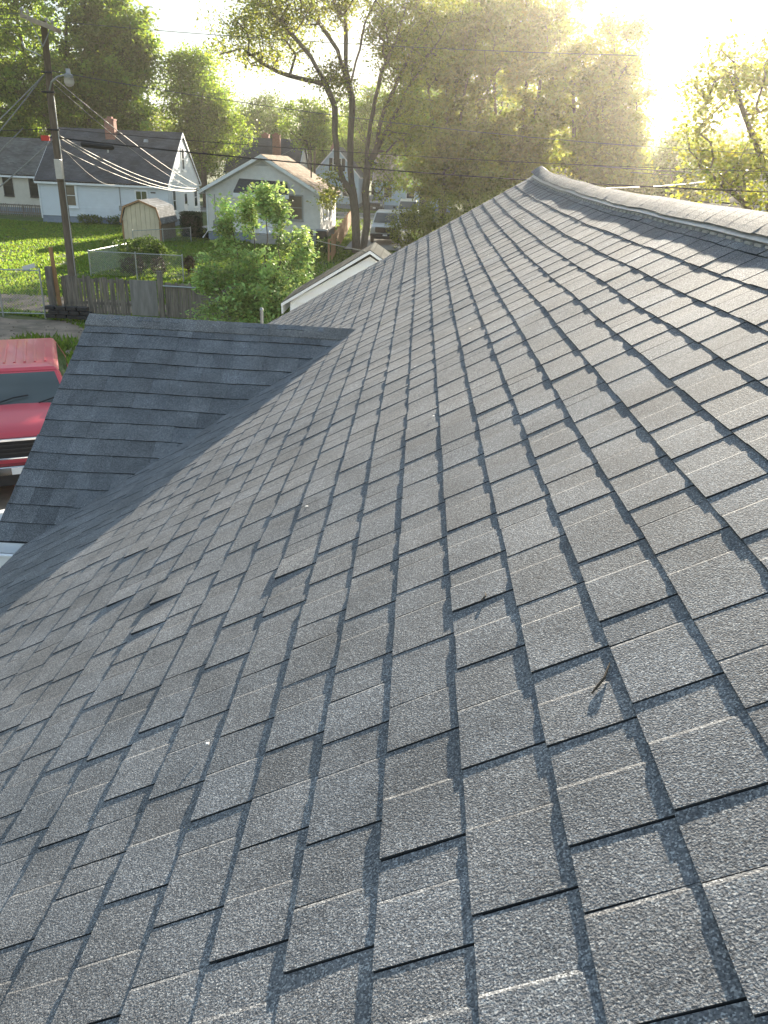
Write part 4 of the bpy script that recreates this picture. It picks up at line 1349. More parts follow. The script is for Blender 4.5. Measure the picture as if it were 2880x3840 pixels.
    for s in (-.45, .35):
        mb = MB(); mb.tube([(s * h, y0 + .02, base_z + .03), (s * h + .33, y0 + .1, base_z + .11), (s * h + .55, y0 + .14, base_z + .13)], .010, 5); mb.build('wiper', M['black'], cab)
    mb = MB(); mb.b2((-.15, -.155, z0 + .08), (.15, -.142, z0 + .18)); mb.build('number_plate', M['white'], t)
    return t


vehicle('red_suv', 'red sport utility vehicle with chrome bumper parked beside the house', 'car', (-5.62, 10.33, 0), R(25), 'red', ribs=7)
vehicle('white_van', 'pale van with dark windscreen parked on the concrete drive', 'van', (-2.25, 53.6, .05), 0, 'van_paint', L=5.0, W=2.0, hood_z=1.08, base_z=1.22, roof_z=1.92, hood=.85, rake=.6, ribs=4, grille='dark')
vehicle('grey_suv', 'dark grey car parked far off along the street', 'car', (-4.95, 88.0, .05), R(0), 'grey_paint', L=4.6, W=1.85, roof_z=1.72, grille='dark')
vehicle('white_truck', 'white vehicle behind the van, half hidden by leaves', 'van', (-1.1, 70.0, .05), 0, 'van_paint', L=5.2, W=2.0, hood_z=1.15, base_z=1.35, roof_z=2.05, grille='dark')

# ------------------------------------------------------------------ clutter
def lumpy(name, label, cat, loc, r, material, n=10, m=14, amp=.15, seed=1, flat_=0.0):
    gg = np.random.default_rng(seed)
    mb = MB(); rings = []
    ph = gg.uniform(0, 6, 6)
    for i in range(n + 1):
        th = math.pi * i / n
        rg = []
        for j in range(m):
            a = 2 * math.pi * j / m
            k = 1 + amp * (math.sin(2 * a + ph[0] + 3 * th) + .7 * math.sin(5 * a + ph[1]) * math.sin(th) + .6 * math.sin(4 * th + ph[2] + a))
            rg.append((r[0] * k * math.sin(th) * math.cos(a), r[1] * k * math.sin(th) * math.sin(a), r[2] * (1 - math.cos(th)) * (1 + amp * .5 * math.sin(3 * a + ph[3]))))
        rings.append(rg)
    mb.loft(rings, False)
    o = mb.build(name, material, smooth=True); o.location = loc
    return tag(o, label, cat)


lumpy('white_tarp', 'crumpled white tarp on the ground in front of the red car', 'tarp', (-5.0, 8.65, -.02), (.62, .75, .30), M['tarp'], amp=.12, seed=3)
lumpy('white_bag', 'white plastic bag just past the gable ridge by the fence', 'bag', (-7.2, 21.5, -.03), (.28, .25, .30), M['tarp'], seed=5)
lumpy('white_bag', 'pale lilac bag lying past the gable ridge near sapling', 'bag', (-5.3, 20.6, -.03), (.30, .2, .14), M['siding_light'], seed=8)
t = empty('brick_pile', (-10.9, 24.1, 0), 'dark low stack of old blocks beside the gate post', 'brick pile')
for k in range(3):
    for i in range(4):
        mb = MB(); mb.box((-.50 + i * .34 + (k % 2) * .1, random.uniform(-.03, .03), .07 + k * .125), (.31, .22, .115), random.uniform(-.1, .1)); mb.build('brick', M['dark'], t, bevel=.012)
t = empty('trash_bin', (-6.0, 50.2, 0), 'black wheeled bin heaped with pale bags beside the bungalow', 'bin')
mb = MB(); mb.box((0, 0, .48), (.62, .70, .9), taper=1.12); mb.build('body', M['dark'], t, bevel=.03)
mb = MB(); mb.box((0, .05, 1.0), (.74, .82, .08), taper=.92); mb.build('lid', M['metal'], t, bevel=.02)
for s in (-1, 1):
    mb = MB(); mb.tube([(s * .24, .34, .12), (s * .32, .34, .12)], .12, 12); mb.build('wheel', M['tyre'], t)
t = empty('trash_bin', (-6.9, 50.0, 0), 'second dark bin at the bungalow corner behind the sapling', 'bin')
mb = MB(); mb.box((0, 0, .45), (.6, .66, .86), taper=1.12); mb.build('body', M['black'], t, bevel=.03)
mb = MB(); mb.box((0, .05, .94), (.72, .78, .08), taper=.92); mb.build('lid', M['black'], t, bevel=.02)
mb = MB(); mb.tube([(0, 0, 0), (0, 0, 2.52)], .030, 10); mb.tube([(0, 0, 2.52), (0, 0, 2.55)], [.036, .02], 10)
o = mb.build('steel_post', M['metal']); o.location = (-2.56, 13.0, 0); tag(o, 'grey steel post rising just past the gable ridge', 'post')
# small pale chips on the shingles
for i, (x, y) in enumerate(((0.42, 5.2), (0.55, 6.3), (0.30, 4.15), (0.02, 3.9), (0.10, 2.9), (-.35, 2.55), (0.65, 4.6), (-.40, 1.32), (.9, 7.2), (.15, 5.9))):
    p = roof_pt(x, y, .010)
    mb = MB(); mb.box((0, 0, 0), (.005 + .003 * (i % 3), .008, .002), i * .7, .7)
    o = mb.build('debris_chip', M['chip']); o.location = p
    tag(o, 'tiny white chip of debris lying on the shingles', 'debris', 'white chips on the shingles')

# ------------------------------------------------------------------ trees and plants
def tubes_np(A, B, ra, rb, n=5):
    """frustums from A to B"""
    A, B = np.asarray(A), np.asarray(B)
    d = B - A; Ln = np.linalg.norm(d, axis=1, keepdims=True); d = d / np.maximum(Ln, 1e-6)
    ref = np.where(np.abs(d[:, 2:3]) < .9, np.array([[0, 0, 1.0]]), np.array([[1.0, 0, 0]]))
    u = np.cross(d, ref); u /= np.linalg.norm(u, axis=1, keepdims=True); w = np.cross(d, u)
    ang = np.arange(n) * 2 * np.pi / n
    ring = np.cos(ang)[None, :, None] * u[:, None, :] + np.sin(ang)[None, :, None] * w[:, None, :]
    V = np.concatenate([A[:, None] + ring * ra[:, None, None], B[:, None] + ring * rb[:, None, None]], 1)
    base = (np.arange(len(A)) * 2 * n)[:, None, None]
    j = np.arange(n); k = (j + 1) % n
    F = np.stack([j, k, k + n, j + n], -1)[None] + base
    return V.reshape(-1, 3), F.reshape(-1, 4)


def leaf_quads(C, size, gg, up=0.5, ratio=0.62, spread=.35):
    n = len(C)
    nr = gg.normal(size=(n, 3)); nr[:, 2] += up * np.sign(nr[:, 2] + .3); nr /= np.linalg.norm(nr, axis=1, keepdims=True)
    t = np.cross(nr, gg.normal(size=(n, 3))); t /= np.linalg.norm(t, axis=1, keepdims=True)
    b = np.cross(nr, t)
    s = size * gg.uniform(1 - spread, 1 + spread, (n, 1))
    fold = nr * s * .12
    V = np.stack([C - t * s * .5, C + b * s * ratio * .5 + fold, C + t * s * .5, C - b * s * ratio * .5 + fold], 1).reshape(-1, 3)
    F = np.arange(4 * n).reshape(-1, 4)
    return V, F


def sample_crown(ells, n, gg, shell=.35):
    w = np.array([e[6] for e in ells], float); w /= w.sum()
    out = []
    for e, k in zip(ells, gg.multinomial(n, w)):
        d = gg.normal(size=(k, 3)); d /= np.linalg.norm(d, axis=1, keepdims=True)
        r = (shell + (1 - shell) * gg.random((k, 1))) ** .6
        # uneven outline
        wob = 1 + .16 * np.sin(d[:, :1] * 5 + e[0]) + .14 * np.sin(d[:, 1:2] * 6 + e[1] * 2 + d[:, 2:] * 4)
        out.append(np.array(e[:3]) + d * r * wob * np.array(e[3:6]))
    return np.concatenate(out)


def grow(stems, clusters, r_tip, gg, step=.6, expo=.50, bend=.12, trunk_r=None):
    """stems: polylines (first one starts at the ground); clusters join the nearest wood. Returns nodes, parents, radii"""
    nodes_, par = [], []
    for st in stems:
        st = [np.array(p, float) for p in st]
        if nodes_:
            D = np.linalg.norm(np.array(nodes_) - st[0], axis=1); p = int(D.argmin())
            if st[0][2] < .3: p = -1
        else: p = -1
        for i, q in enumerate(st):
            if i == 0:
                if p >= 0: continue
                nodes_.append(q); par.append(-1); p = len(nodes_) - 1; continue
            a = nodes_[p]; L = np.linalg.norm(q - a); m = max(1, int(L / step))
            for k in range(1, m + 1):
                nodes_.append(a + (q - a) * k / m + (gg.normal(0, .03, 3) if k < m else 0)); par.append(p); p = len(nodes_) - 1
    N = np.zeros((len(nodes_) + len(clusters) * 14, 3)); N[:len(nodes_)] = nodes_; cnt = len(nodes_)
    ctr = np.array(nodes_).mean(0)
    D0 = np.min(np.linalg.norm(clusters[:, None] - N[None, :cnt], axis=2), axis=1)
    tips = np.zeros(len(N), int)
    for ci in np.argsort(D0):
        c = clusters[ci]
        dv = c - N[:cnt]; dist = np.linalg.norm(dv, axis=1) - .35 * dv[:, 2].clip(-2, 2)
        p = int(dist.argmin()); a = N[p].copy(); L = np.linalg.norm(c - a); m = int(min(12, max(1, L / step)))
        side = gg.normal(0, bend * L * .35, 3)
        for k in range(1, m + 1):
            s = k / m
            q = a + (c - a) * s + side * s * (1 - s) * 2 + np.array((0, 0, .25 * bend * L)) * s * (1 - s) * 2
            if cnt >= len(N): break
            N[cnt] = q; par.append(p); p = cnt; cnt += 1
        tips[p] += 1
    N = N[:cnt]; par = np.array(par); load = tips[:cnt].astype(float)
    for i in range(cnt - 1, -1, -1):
        if par[i] >= 0 and par[i] < i: load[par[i]] += load[i]
    rad = r_tip * np.maximum(load, 1) ** expo
    if trunk_r: rad *= trunk_r / rad[0]; rad = np.maximum(rad, r_tip * .6)
    return N, par, rad


def tree(name, label, base, stems, ells, n_cl, per, sig, leaf, lm, r_tip=.012, trunk_r=.25, seed=1, group=None, cat='tree', tone_=(.6, 1.45), shell=.35, bark='bark_far', droop=0.0, ratio=.62, up=.5, cut=None, sides=5, step=.6):
    gg = np.random.default_rng(seed)
    b = np.array(base, float)
    t = empty(name, tuple(b), label, cat, group)
    cl = sample_crown(ells, n_cl, gg, shell)
    if cut is not None: cl = cl[cut(cl + b)]
    cl = cl[cl[:, 2] > .4]
    N, par, rad = grow(stems, cl, r_tip, gg, step=step, trunk_r=trunk_r)
    k = np.nonzero(par >= 0)[0]
    V, F = tubes_np(N[par[k]], N[k], np.minimum(rad[par[k]], rad[k] * 1.35), rad[k], sides)
    me = fast_mesh('trunk', V, F); me.polygons.foreach_set('use_smooth', [True] * len(me.polygons))
    link('trunk', me, M[bark], t)
    n = gg.poisson(per, len(cl))
    C = np.repeat(cl, n, 0) + gg.normal(size=(n.sum(), 3)) * np.array((sig, sig, sig * .72))
    if droop: C[:, 2] -= droop * np.abs(gg.normal(size=len(C)))
    V, F = leaf_quads(C, leaf, gg, up, ratio)
    ct = np.repeat(gg.uniform(tone_[0], tone_[1], len(cl)), n) * gg.uniform(.82, 1.2, len(C))
    hue = gg.normal(0, .10, len(C))
    T = np.stack([ct * (1 + hue), ct, ct * (1 - .4 * hue)], -1)
    link('crown', fast_mesh('crown', V, F, np.repeat(T, 4, 0)), M[lm], t)
    return t


def straight(h, lean=(0, 0), fork=None):
    return [[(0, 0, -.1), (lean[0] * .4, lean[1] * .4, h * .5), (lean[0], lean[1], h)]]


# two-stemmed ash by the bungalow
def S(pts, dy=0.0, bx=-3.75):
    n = len(pts)
    return [(x - bx, dy * i / max(1, n - 1), z) for i, (x, z) in enumerate(pts)]
ash_stems = [
    S([(-3.70, -.1), (-3.72, 1.0), (-3.80, 2.16), (-3.95, 3.17), (-4.14, 4.57), (-4.14, 6.83), (-4.12, 8.05), (-4.28, 8.65)]),
    S([(-3.30, -.1), (-3.18, 1.0), (-3.12, 2.26), (-3.24, 3.39), (-3.18, 4.61), (-3.38, 6.41), (-3.81, 7.37), (-4.07, 8.23)], -.3),
    S([(-3.95, 3.17), (-4.48, 3.81), (-4.91, 5.0), (-5.02, 6.26), (-5.04, 7.67), (-5.55, 8.69), (-6.33, 9.93), (-7.38, 10.96), (-8.32, 11.82), (-9.16, 12.51)], -.8),
    S([(-4.2, 5.03), (-4.52, 5.74), (-4.8, 6.6), (-5.04, 7.67)], -.2),
    S([(-4.28, 8.65), (-4.51, 9.57), (-4.58, 11.62), (-4.6, 12.66), (-4.7, 15.0)], .6),
    S([(-4.13, 8.57), (-3.74, 10.43), (-3.49, 11.66), (-3.13, 12.31), (-2.2, 14.2)], -.5),
    S([(-4.33, 8.65), (-4.98, 10.39), (-5.95, 11.58), (-6.9, 12.43), (-8.0, 14.0)], .9),
    S([(-3.13, 4.79), (-2.7, 5.54), (-2.38, 7.42), (-1.58, 9.25), (-0.89, 10.69), (-0.28, 11.61), (.5, 13.2)], .8),
    S([(-2.9, 5.26), (-3.05, 6.87), (-2.55, 9.3), (-1.75, 10.91), (-1.2, 13)], -.7),
    S([(-2.71, 5.63), (-1.88, 7.18), (-0.8, 9.11), (.6, 10.8)], .4),
    S([(-5.55, 8.69), (-6.8, 8.9), (-8.2, 9.2), (-9.1, 9.6)], -.4),
]
ax = 3.75
tree('ash_tree', 'tall twin-trunked ash rising beside the van and bungalow', (-3.75, 48, 0), ash_stems,
     [(-5.2, 0, 11.0, 2.7, 1.8, 2.1, .26), (-3.6, 0, 13.0, 3.2, 2.4, 2.2, .24), (-.8, 0, 13.6, 2.8, 2.6, 2.2, .22), (2.6, .3, 11.5, 2.6, 2.6, 2.6, .34), (2.6, 0, 7.2, 1.5, 1.6, 2.6, .12), (-1.5, 0, 9.0, 1.2, 1.6, 1.0, .07), (1.6, 0, 4.2, 1.0, 1.0, 1.4, .04), (-1.5, -.2, 3.5, .7, .7, 1.1, .03)],
     720, 44, .36, .165, 'ash', r_tip=.011, trunk_r=.25, seed=11, bark='bark', sides=7, shell=.2, droop=.15)

# backlit mass right of the ash
tree('maple_tree', 'tall narrow-limbed tree right of the ash, trunk above the far rake', (1.6, 60, 0),
     [[(0, 0, -.1), (0, 0, 3), (-.1, 0, 6), (-.2, .2, 9), (-.1, .3, 13)], [(-.05, 0, 4), (.7, -.2, 6.2), (.9, -.2, 9), (1.4, 0, 12.5)], [(0, 0, 5), (-1.2, 0, 8), (-1.8, 0, 11)], [(0, 0, 4.6), (2.0, .3, 8), (2.9, .4, 11)]],
     [(0, 0, 12.2, 4.2, 2.2, 4.4, .5), (.4, 0, 6.6, 3.6, 1.8, 2.8, .33), (-.6, 0, 4.0, 2.4, 1.4, 1.8, .12), (2.6, -1, 3.4, 2.2, 1.2, 1.6, .1)], 480, 70, .33, .28, 'ash', trunk_r=.34, seed=12, bark='bark', sides=6, shell=.1)
tree('maple_tree', 'dense backlit tree at the centre of the tall row', (6.9, 63, 0),
     [[(0, 0, -.1), (0, 0, 3.4), (.2, 0, 7), (.1, 0, 12.5)], [(0, 0, 3.6), (-1.6, 0, 6.5), (-2.2, 0, 11)], [(.1, 0, 4.2), (1.9, 0, 7.5), (2.6, 0, 12)], [(.1, 0, 5), (.9, -.6, 8.5), (1.2, -.8, 13)]],
     [(0, 0, 12.5, 4.4, 2.2, 4.8, .55), (.2, 0, 6.4, 4.2, 1.9, 2.9, .4), (1, -1, 3.6, 3.0, 1.2, 1.4, .12)], 520, 74, .34, .29, 'maple', trunk_r=.36, seed=13, bark='bark', sides=6, shell=.1)
tree('maple_tree', 'glowing yellow-green tree at the right end of the tall row', (11.6, 58, 0),
     [[(0, 0, -.1), (0, 0, 2.8), (.1, 0, 6), (.2, 0, 11)], [(0, 0, 3), (-1.4, 0, 6), (-2, 0, 10)], [(.1, 0, 3.6), (1.8, 0, 6.5), (2.4, 0, 9.5)]],
     [(-.3, 0, 9.8, 3.7, 2.0, 4.2, .5), (.8, 0, 6.4, 3.7, 1.8, 2.6, .35), (1.4, -.6, 4.6, 2.8, 1.3, 1.4, .18)], 430, 74, .34, .29, 'maple', trunk_r=.32, seed=14, bark='bark', sides=6, shell=.15,
     cut=lambda P: (P[:, 0] < 13.6) | (P[:, 2] < 12.2))
tree('maple_tree', 'shaded tree filling the gap behind the tall row', (4.2, 74, 0),
     straight(9), [(0, 0, 11, 5.5, 3, 6, .6), (0, 0, 5, 6, 2, 3, .4)], 260, 70, .55, .28, 'fargreen', trunk_r=.35, seed=15)

# near tree at the right edge
tree('maple_tree', 'broad-leaved near tree at right edge beside the sun', (11.6, 28, 0),
     [[(0, 0, -.1), (.1, 0, 2.6), (-.1, 0, 5.2)], [(-.1, 0, 4.6), (-1.0, 0, 6.0), (-1.9, 0, 7.4), (-2.3, 0, 9)], [(0, 0, 4.4), (-.2, .3, 7), (-.4, .4, 10)], [(0, 0, 4.0), (1.2, .2, 6.5), (2, .2, 9.5)], [(-.05, 0, 3.4), (-1.6, 0, 4.6), (-2.6, 0, 5.2)]],
     [(-2.0, 0, 7.0, 1.7, 1.5, 1.9, .35), (.2, 0, 9.2, 2.6, 2.2, 2.6, .35), (-1.5, 0, 4.9, 1.9, 1.4, 1.0, .2), (2, 0, 7, 2.4, 2, 3, .2)], 300, 46, .30, .135, 'maple', r_tip=.008, trunk_r=.2, seed=16, bark='bark', sides=6, shell=.1, ratio=.85,
     cut=lambda P: ((P[:, 0] > 11.0) | (P[:, 2] < 9.2)) & ((P[:, 0] > 10.2) | (P[:, 2] < 8.6)) & ~((np.abs(P[:, 0] - 9.4) < .55) & (np.abs(P[:, 2] - 6.4) < .5)))

# left: big maple(s) behind the blue house
tree('maple_tree', 'huge leafy maple towering behind the pole and blue house', (-36, 83, 0),
     [[(0, 0, -.1), (0, 0, 3), (.3, 0, 6), (.2, 0, 14)], [(0, 0, 3.4), (-4, 0, 8), (-6, 0, 14)], [(0, 0, 3.6), (3.6, 0, 8), (6, 0, 13)], [(.1, 0, 4.4), (1.8, -1, 10), (2.5, -1, 18)], [(.1, 0, 4.4), (-1.8, -1, 10), (-2.5, -1, 18)]],
     [(.5, 0, 14, 10.2, 4.2, 10.5, .6), (5.5, -1.0, 8.5, 4.6, 2.4, 5, .26), (-4.5, -1.5, 8, 6.5, 3, 5.5, .3), (6.8, -1, 14, 4.2, 2.4, 5.4, .24)], 950, 90, .46, .36, 'green_maple', r_tip=.02, trunk_r=.6, seed=17, shell=.2, tone_=(.5, 1.55))
tree('maple_tree', 'dark shaded maple at the far left edge behind cream house', (-50, 84, 0),
     straight(8), [(0, 0, 12, 8.5, 5, 10, .7), (2, -2, 6, 6, 4, 4.5, .3)], 560, 60, .75, .32, 'green_maple', trunk_r=.5, seed=18)
tree('maple_tree', 'lighter airy tree with upright twigs right of the huge maple', (-22.6, 86, 0),
     [[(0, 0, -.1), (0, 0, 4), (.2, 0, 9), (.3, 0, 13)], [(0, 0, 4), (-1.5, 0, 8), (-2, 0, 12)], [(0, 0, 4.5), (1.5, 0, 8), (2.4, 0, 11.5)]],
     [(-.3, 0, 9.5, 4.0, 3, 4.6, .6), (.9, 0, 7, 4.6, 3, 3.4, .35), (-1, 0, 13, 2.6, 2, 1.6, .14)], 480, 56, .55, .27, 'green_maple', r_tip=.016, trunk_r=.3, seed=19, shell=.2)
tree('maple_tree', 'rounded dense tree beyond the dark roof house', (-21.2, 112, 0),
     straight(6), [(0, 0, 8.3, 4.2, 4, 4.2, .7), (2.4, 0, 6.4, 3.4, 3, 3.2, .3)], 300, 60, .55, .30, 'fargreen', r_tip=.02, trunk_r=.3, seed=20, shell=.3)
tree('maple_tree', 'low yellow-green tree left of the far utility pole', (-13.6, 118, 0),
     straight(5), [(0, 0, 6.2, 4.2, 3.5, 3.6, .7), (3, 0, 5, 3, 3, 2.8, .3)], 240, 55, .55, .30, 'green_maple', r_tip=.02, trunk_r=.25, seed=22, shell=.3)

tree('maple_tree', 'leafy tree behind the light blue house, seen through ash limbs', (-6.3, 109, 0),
     straight(7), [(0, 0, 9.5, 4.4, 4, 4.4, .7), (1, 0, 6, 4.5, 4, 3, .3)], 260, 60, .5, .30, 'green_maple', r_tip=.02, trunk_r=.3, seed=23, shell=.2)
tree('maple_tree', 'tall tree across the street behind the pale grey house', (-.6, 112, 0),
     straight(9), [(0, 0, 12, 4.6, 4, 5.5, .7), (0, 0, 7, 5, 4, 3.5, .3)], 320, 60, .5, .30, 'fargreen', r_tip=.02, trunk_r=.3, seed=24, shell=.2)

tree('maple_tree', 'small yellow-green tree top rising beside the far utility pole', (-11.6, 86, 0),
     straight(6), [(0, 0, 8.6, 2.6, 2.0, 1.9, .7), (.3, 0, 6.8, 1.8, 1.6, 1.2, .3)], 130, 55, .36, .26, 'green_maple', r_tip=.016, trunk_r=.2, seed=25, shell=.1)

# spruces behind the ridge, right
def spruce(label, base, h, r, seed):
    gg = np.random.default_rng(seed)
    t = empty('spruce_tree', base, label, 'tree', 'spruces behind the ridge')
    mb = MB(); mb.tube([(0, 0, -.1), (0, 0, h * .5), (0, 0, h)], [.16, .1, .02], 7); mb.build('trunk', M['bark_far'], t)
    n = 5200
    z = h * (1 - gg.random(n) ** .55 * .93)
    rr = r * (1 - z / h) * (.35 + .65 * gg.random(n)) * (1 + .25 * np.sin(z * 9))
    a = gg.uniform(0, 2 * np.pi, n)
    C = np.stack([rr * np.cos(a), rr * np.sin(a), z - .25 * rr], -1)
    V, F = leaf_quads(C, .34, gg, .8, .35)
    T = np.repeat(gg.uniform(.7, 1.25, (n, 1)) * np.ones(3), 4, 0)
    link('crown', fast_mesh('crown', V, F, T), M['spruce'], t)
spruce('taller dark spruce behind the ridge under the bright gap', (17.6, 72, 0), 8.8, 2.3, 31)
spruce('shorter dark spruce just right of the taller one', (21.4, 70, 0), 7.6, 2.2, 32)
spruce('spruce at left of the pair, mostly behind maple leaves', (14.4, 74, 0), 9.2, 2.4, 33)

tree('maple_tree', 'dark low tree just behind the ridge below the bright gap', (17.8, 63, 0),
     straight(4), [(0, 0, 4.4, 3.2, 2.4, 2.9, .7), (2, 0, 3.4, 2.6, 2, 2.4, .3)], 240, 70, .4, .26, 'fargreen', r_tip=.015, trunk_r=.22, seed=26, shell=.2)
tree('maple_tree', 'dark bushy tree beside the white house right of the ridge', (23.5, 57, 0),
     straight(4), [(0, 0, 4.6, 3.4, 2.4, 3.2, .7), (-2.4, 0, 3.4, 2.2, 2, 2.4, .3)], 240, 70, .4, .26, 'fargreen', r_tip=.015, trunk_r=.22, seed=27, shell=.2)

# trees along the horizon: three kinds, each placed several times
def horizon_proto(seed, lm):
    return tree('background_tree', 'soft green tree in the line along the horizon', (0, 140, 0), straight(5),
                [(0, 0, 7.5, 5, 4.5, 5, .7), (2, 0, 5, 4.5, 4, 3.5, .4)], 240, 55, .75, .42, lm, r_tip=.025, trunk_r=.3, seed=seed, group='trees along the horizon', shell=.3)
hp = [horizon_proto(41, 'fargreen'), horizon_proto(42, 'maple'), horizon_proto(43, 'fargreen')]
gg = np.random.default_rng(9)
spots = [(-75, 120), (-64, 112), (-58, 128), (-48, 116), (-41, 130), (-33, 124), (-28, 138), (-8, 140), (-3, 126), (-1, 152), (5, 132), (12, 118), (18, 128), (24, 112), (30, 120), (30, 96), (37, 106), (42, 94), (36, 84), (50, 100), (46, 80), (27, 84), (-16, 150), (9, 146)]
for i, (x, y) in enumerate(spots):
    p = hp[i % 3]
    o = p if i < 3 else copy_tree(p)
    o.location = (x, y, 0); o.rotation_euler = (0, 0, gg.uniform(0, 6.28))
    s = gg.uniform(.75, 1.1) if x < 20 else gg.uniform(.7, .9)
    o.scale = (s, s, s)

# sapling in front of the picket fence
tree('sapling', 'bright green young tree in front of the bungalow and fence', (-3.7, 19.2, 0),
     [[(0, 0, -.1), (.02, 0, 1.2), (.05, 0, 2.4), (.1, 0, 4.4)], [(0, 0, .9), (-.5, 0, 2.2), (-.9, .1, 3.9)], [(0, 0, 1.0), (.6, 0, 2.2), (.9, -.1, 3.3)], [(.02, 0, 1.3), (-.25, .2, 2.8), (-.35, .2, 4.1)], [(.02, 0, 1.1), (.45, -.2, 2.6), (.45, -.2, 4.2)], [(0, 0, .7), (-.9, -.1, 1.6), (-1.35, -.1, 2.5)]],
     [(0, 0, 1.6, 1.35, 1.0, 1.0, .5), (-.25, 0, 2.4, .8, .6, .5, .06), (1.2, -.2, 1.3, .6, .5, .9, .14), (.1, 0, 3.9, .14, .14, .62, .05), (-.9, .1, 3.35, .14, .14, .7, .05), (-.36, .2, 3.6, .16, .16, .6, .05), (.45, -.2, 3.6, .18, .18, .65, .05), (.9, -.1, 2.8, .25, .2, .6, .05), (-1.35, -.1, 2.2, .25, .25, .5, .05), (.3, 0, 1.0, 1.7, 1, .8, .25)],
     640, 36, .12, .108, 'sapling', r_tip=.0035, trunk_r=.06, seed=51, bark='bark', sides=5, shell=.05, step=.3, ratio=.55, up=.8)


def shrub(name, label, base, ells, n, leaf, lm, seed, stems=6, cat='shrub', h=.6, tone_=(.7, 1.3), shell=.5):
    gg = np.random.default_rng(seed)
    t = empty(name, base, label, cat)
    C = sample_crown(ells, n, gg, shell); C = C[C[:, 2] > .02]
    V, F = leaf_quads(C, leaf, gg, .5)
    T = np.repeat(gg.uniform(tone_[0], tone_[1], (len(C), 1)) * np.ones(3), 4, 0)
    link('foliage', fast_mesh('foliage', V, F, T), M[lm], t)
    for i in range(stems):
        a = gg.uniform(0, 6.28); rr = ells[0][3] * .5
        mb = MB(); mb.tube([(0.05 * math.cos(a), .05 * math.sin(a), -.05), (rr * .5 * math.cos(a), rr * .5 * math.sin(a), h * .5), (rr * math.cos(a), rr * math.sin(a), h)], [.02, .014, .006], 5)
        mb.build('stem', M['bark_far'], t)
    return t


# clipped hedge by the blue house: squarish
gg = np.random.default_rng(61)
t = empty('hedge', (-14.95, 53.1, 0), 'clipped dark green square hedge between the two houses', 'hedge')
U = gg.uniform(-1, 1, (5200, 3)); k = np.abs(U).max(1, keepdims=True); U = U / k * (1 - .25 * gg.random((5200, 1)) ** 2)
U = np.sign(U) * np.abs(U) ** 1.12
C = U * np.array((.60, .62, .74)) + np.array((0, 0, .78))
V, F = leaf_quads(C, .10, gg, .4)
link('foliage', fast_mesh('foliage', V, F, np.repeat(gg.uniform(.7, 1.35, (len(C), 1)) * np.ones(3), 4, 0)), M['hedge'], t)
mb = MB(); mb.box((0, 0, .7), (.95, .98, 1.25)); mb.build('twig_core', M['bark_far'], t, bevel=.1)
shrub('shrub', 'small dark shrub at the foot of the square hedge', (-14.1, 52.6, 0), [(0, 0, .2, .45, .4, .42, 1)], 900, .10, 'hedge', 62, h=.4)
shrub('shrub', 'leafy pale green vine shrub behind the dog pen', (-12.6, 36.6, 0), [(0, 0, .85, 1.15, .6, .55, .7), (.4, 0, .6, 1.2, .5, .5, .3)], 3600, .11, 'vine', 63, h=.8)
shrub('shrub', 'rusty brown bush on the left inside the dog pen', (-12.4, 34.6, 0), [(0, 0, .35, .55, .4, .42, 1)], 1500, .08, 'brown_leaf', 64, h=.5)
shrub('shrub', 'brown bush in the middle inside the dog pen', (-11.35, 34.8, 0), [(0, 0, .35, .33, .3, .42, 1)], 900, .08, 'brown_leaf', 65, h=.5)
shrub('shrub', 'reddish ball of a bush at right in the dog pen', (-10.25, 35.6, 0), [(0, 0, .42, .32, .3, .34, 1)], 900, .08, 'brown_leaf', 66, h=.5)
shrub('shrub', 'weeds growing along the foundation of the blue house', (-22.6, 59.3, 0), [(-1.6, 0, .3, .9, .3, .35, .5), (.6, 0, .3, 1.0, .3, .45, .5)], 1600, .13, 'vine', 67, h=.4)
shrub('shrub', 'low bush under the cedar fence by the bungalow bins', (-5.2, 47.2, 0), [(0, 0, .35, .7, .9, .55, 1)], 1500, .12, 'vine', 68, h=.5)
shrub('shrub', 'leafy bush below the ash trunks beside the van', (-.3, 50.5, 0), [(0, 0, 1.3, 1.5, 1.2, 1.5, .6), (1.6, 1, 1.6, 1.8, 1.4, 1.8, .5)], 5200, .17, 'ash', 69, h=1.6)
shrub('shrub', 'tall shady undergrowth right of the garage peak', (3.6, 50, 0), [(0, 0, 1.6, 2.6, 1.6, 1.9, .6), (3, 2, 1.8, 2.6, 1.6, 2.0, .5)], 7000, .18, 'ash', 70, h=1.8)
shrub('shrub', 'dark undergrowth beyond the ridge below the maples', (10.5, 54, 0), [(0, 0, 1.7, 3.4, 1.6, 2.0, .6), (4, 2, 1.6, 2.6, 1.6, 1.9, .4)], 7000, .19, 'fargreen', 71, h=1.8)
shrub('shrub', 'creeping green plant over the bungalow roof corner by trunks', (-5.7, 51.2, 2.1), [(0, 0, .6, .5, .5, .75, 1)], 900, .12, 'ash', 72, h=.5, stems=3)

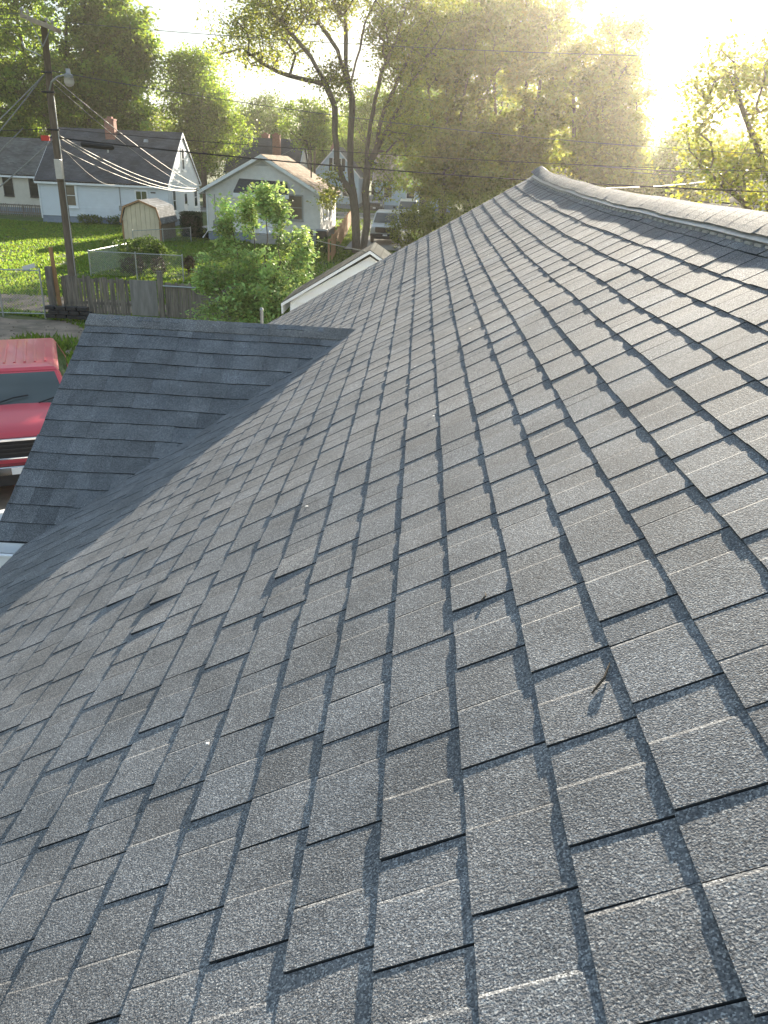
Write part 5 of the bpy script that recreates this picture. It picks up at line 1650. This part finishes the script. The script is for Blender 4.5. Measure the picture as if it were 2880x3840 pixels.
# grass: short blades over the lawns in view
gg = np.random.default_rng(77)
def blades(n, x0, x1, y0, y1, h, keep=None):
    x = gg.uniform(x0, x1, n); y = y0 + (y1 - y0) * gg.random(n) ** 1.35
    # clumps: favour noisy areas
    k = np.sin(x * 1.9 + 1.3 * np.sin(y * .8)) + np.sin(y * 2.3 + x * .7) + gg.normal(0, 1.2, n)
    m = k > -1.2
    if keep is not None: m &= keep(x, y)
    x, y = x[m], y[m]; n = len(x)
    z = ground_z(x, y) * np.exp(-((x / 80) ** 2 + ((y - 45) / 80) ** 2)) - .06
    hh = h * gg.uniform(.5, 1.4, n); a = gg.uniform(0, 2 * np.pi, n); w = .035 + .0006 * y
    l = gg.normal(0, .4, (n, 2)) * hh[:, None]
    b0 = np.stack([x - w * np.cos(a), y - w * np.sin(a), z], -1); b1 = np.stack([x + w * np.cos(a), y + w * np.sin(a), z], -1)
    tp = np.stack([x + l[:, 0], y + l[:, 1], z + hh], -1)
    V = np.stack([b0, b1, tp], 1).reshape(-1, 3)
    T = gg.uniform(.7, 1.3, n)[:, None] * np.stack([1 + gg.normal(0, .12, n), np.ones(n), np.ones(n)], -1)
    return V, np.repeat(T, 3, 0)
def lawn_keep(x, y):
    m = ~((y > 25.4) & (y < 28.1) & (x < -7)) | (np.random.default_rng(3).random(len(x)) < .12)
    m &= ~((((x + 13.0) / 3.9) ** 2 + ((y - 20.2) / 4.4) ** 2) < 1.0)
    m &= ~((x > -4.6) & (x < -.7) & (y > 49.5)) & ~((x > -9.4) & (x < -2.7) & (y < 13.4))
    return m
parts = [blades(150000, -34, 2, 24.5, 60, .085, lawn_keep), blades(26000, -13, -3, 13.4, 24.8, .13, lawn_keep), blades(2600, -11.0, -9.2, 18.0, 21.6, .18), blades(16000, -12, 14, 60, 95, .1)]
V = np.concatenate([p[0] for p in parts]); T = np.concatenate([p[1] for p in parts])
go = link('grass', fast_mesh('grass', V, np.arange(len(V)).reshape(-1, 3), T), M['blade'])
tag(go, 'short green grass over the yards', 'grass', kind='stuff')
V, T = blades(1500, -18, -9.6, 14.5, 23.5, .05)
lo_ = link('leaf_litter', fast_mesh('leaf_litter', V, np.arange(len(V)).reshape(-1, 3), T), M['brown_leaf'])
tag(lo_, 'dry leaves and scraps over the dirt yard', 'leaf litter', kind='stuff')
#@@HAZE
# ------------------------------------------------------------------ haze volume, added for the veiling glow around the sun
mb = MB(); mb.b2((-160, -40, -1.2), (160, 190, 27))
hz = mb.build('haze')
hm, hnt, hout = nodes('glare_haze')
pv = hnt.nodes.new('ShaderNodeVolumePrincipled')
pv.inputs['Color'].default_value = (1.0, 0.94, 0.83, 1)
pv.inputs['Density'].default_value = 0.0005
pv.inputs['Anisotropy'].default_value = 0.78
hnt.links.new(pv.outputs[0], hout.inputs['Volume'])
hz.data.materials.append(hm)
tag(hz, 'thin pale haze added for the veiling glow around the sun', 'haze', kind='stuff')
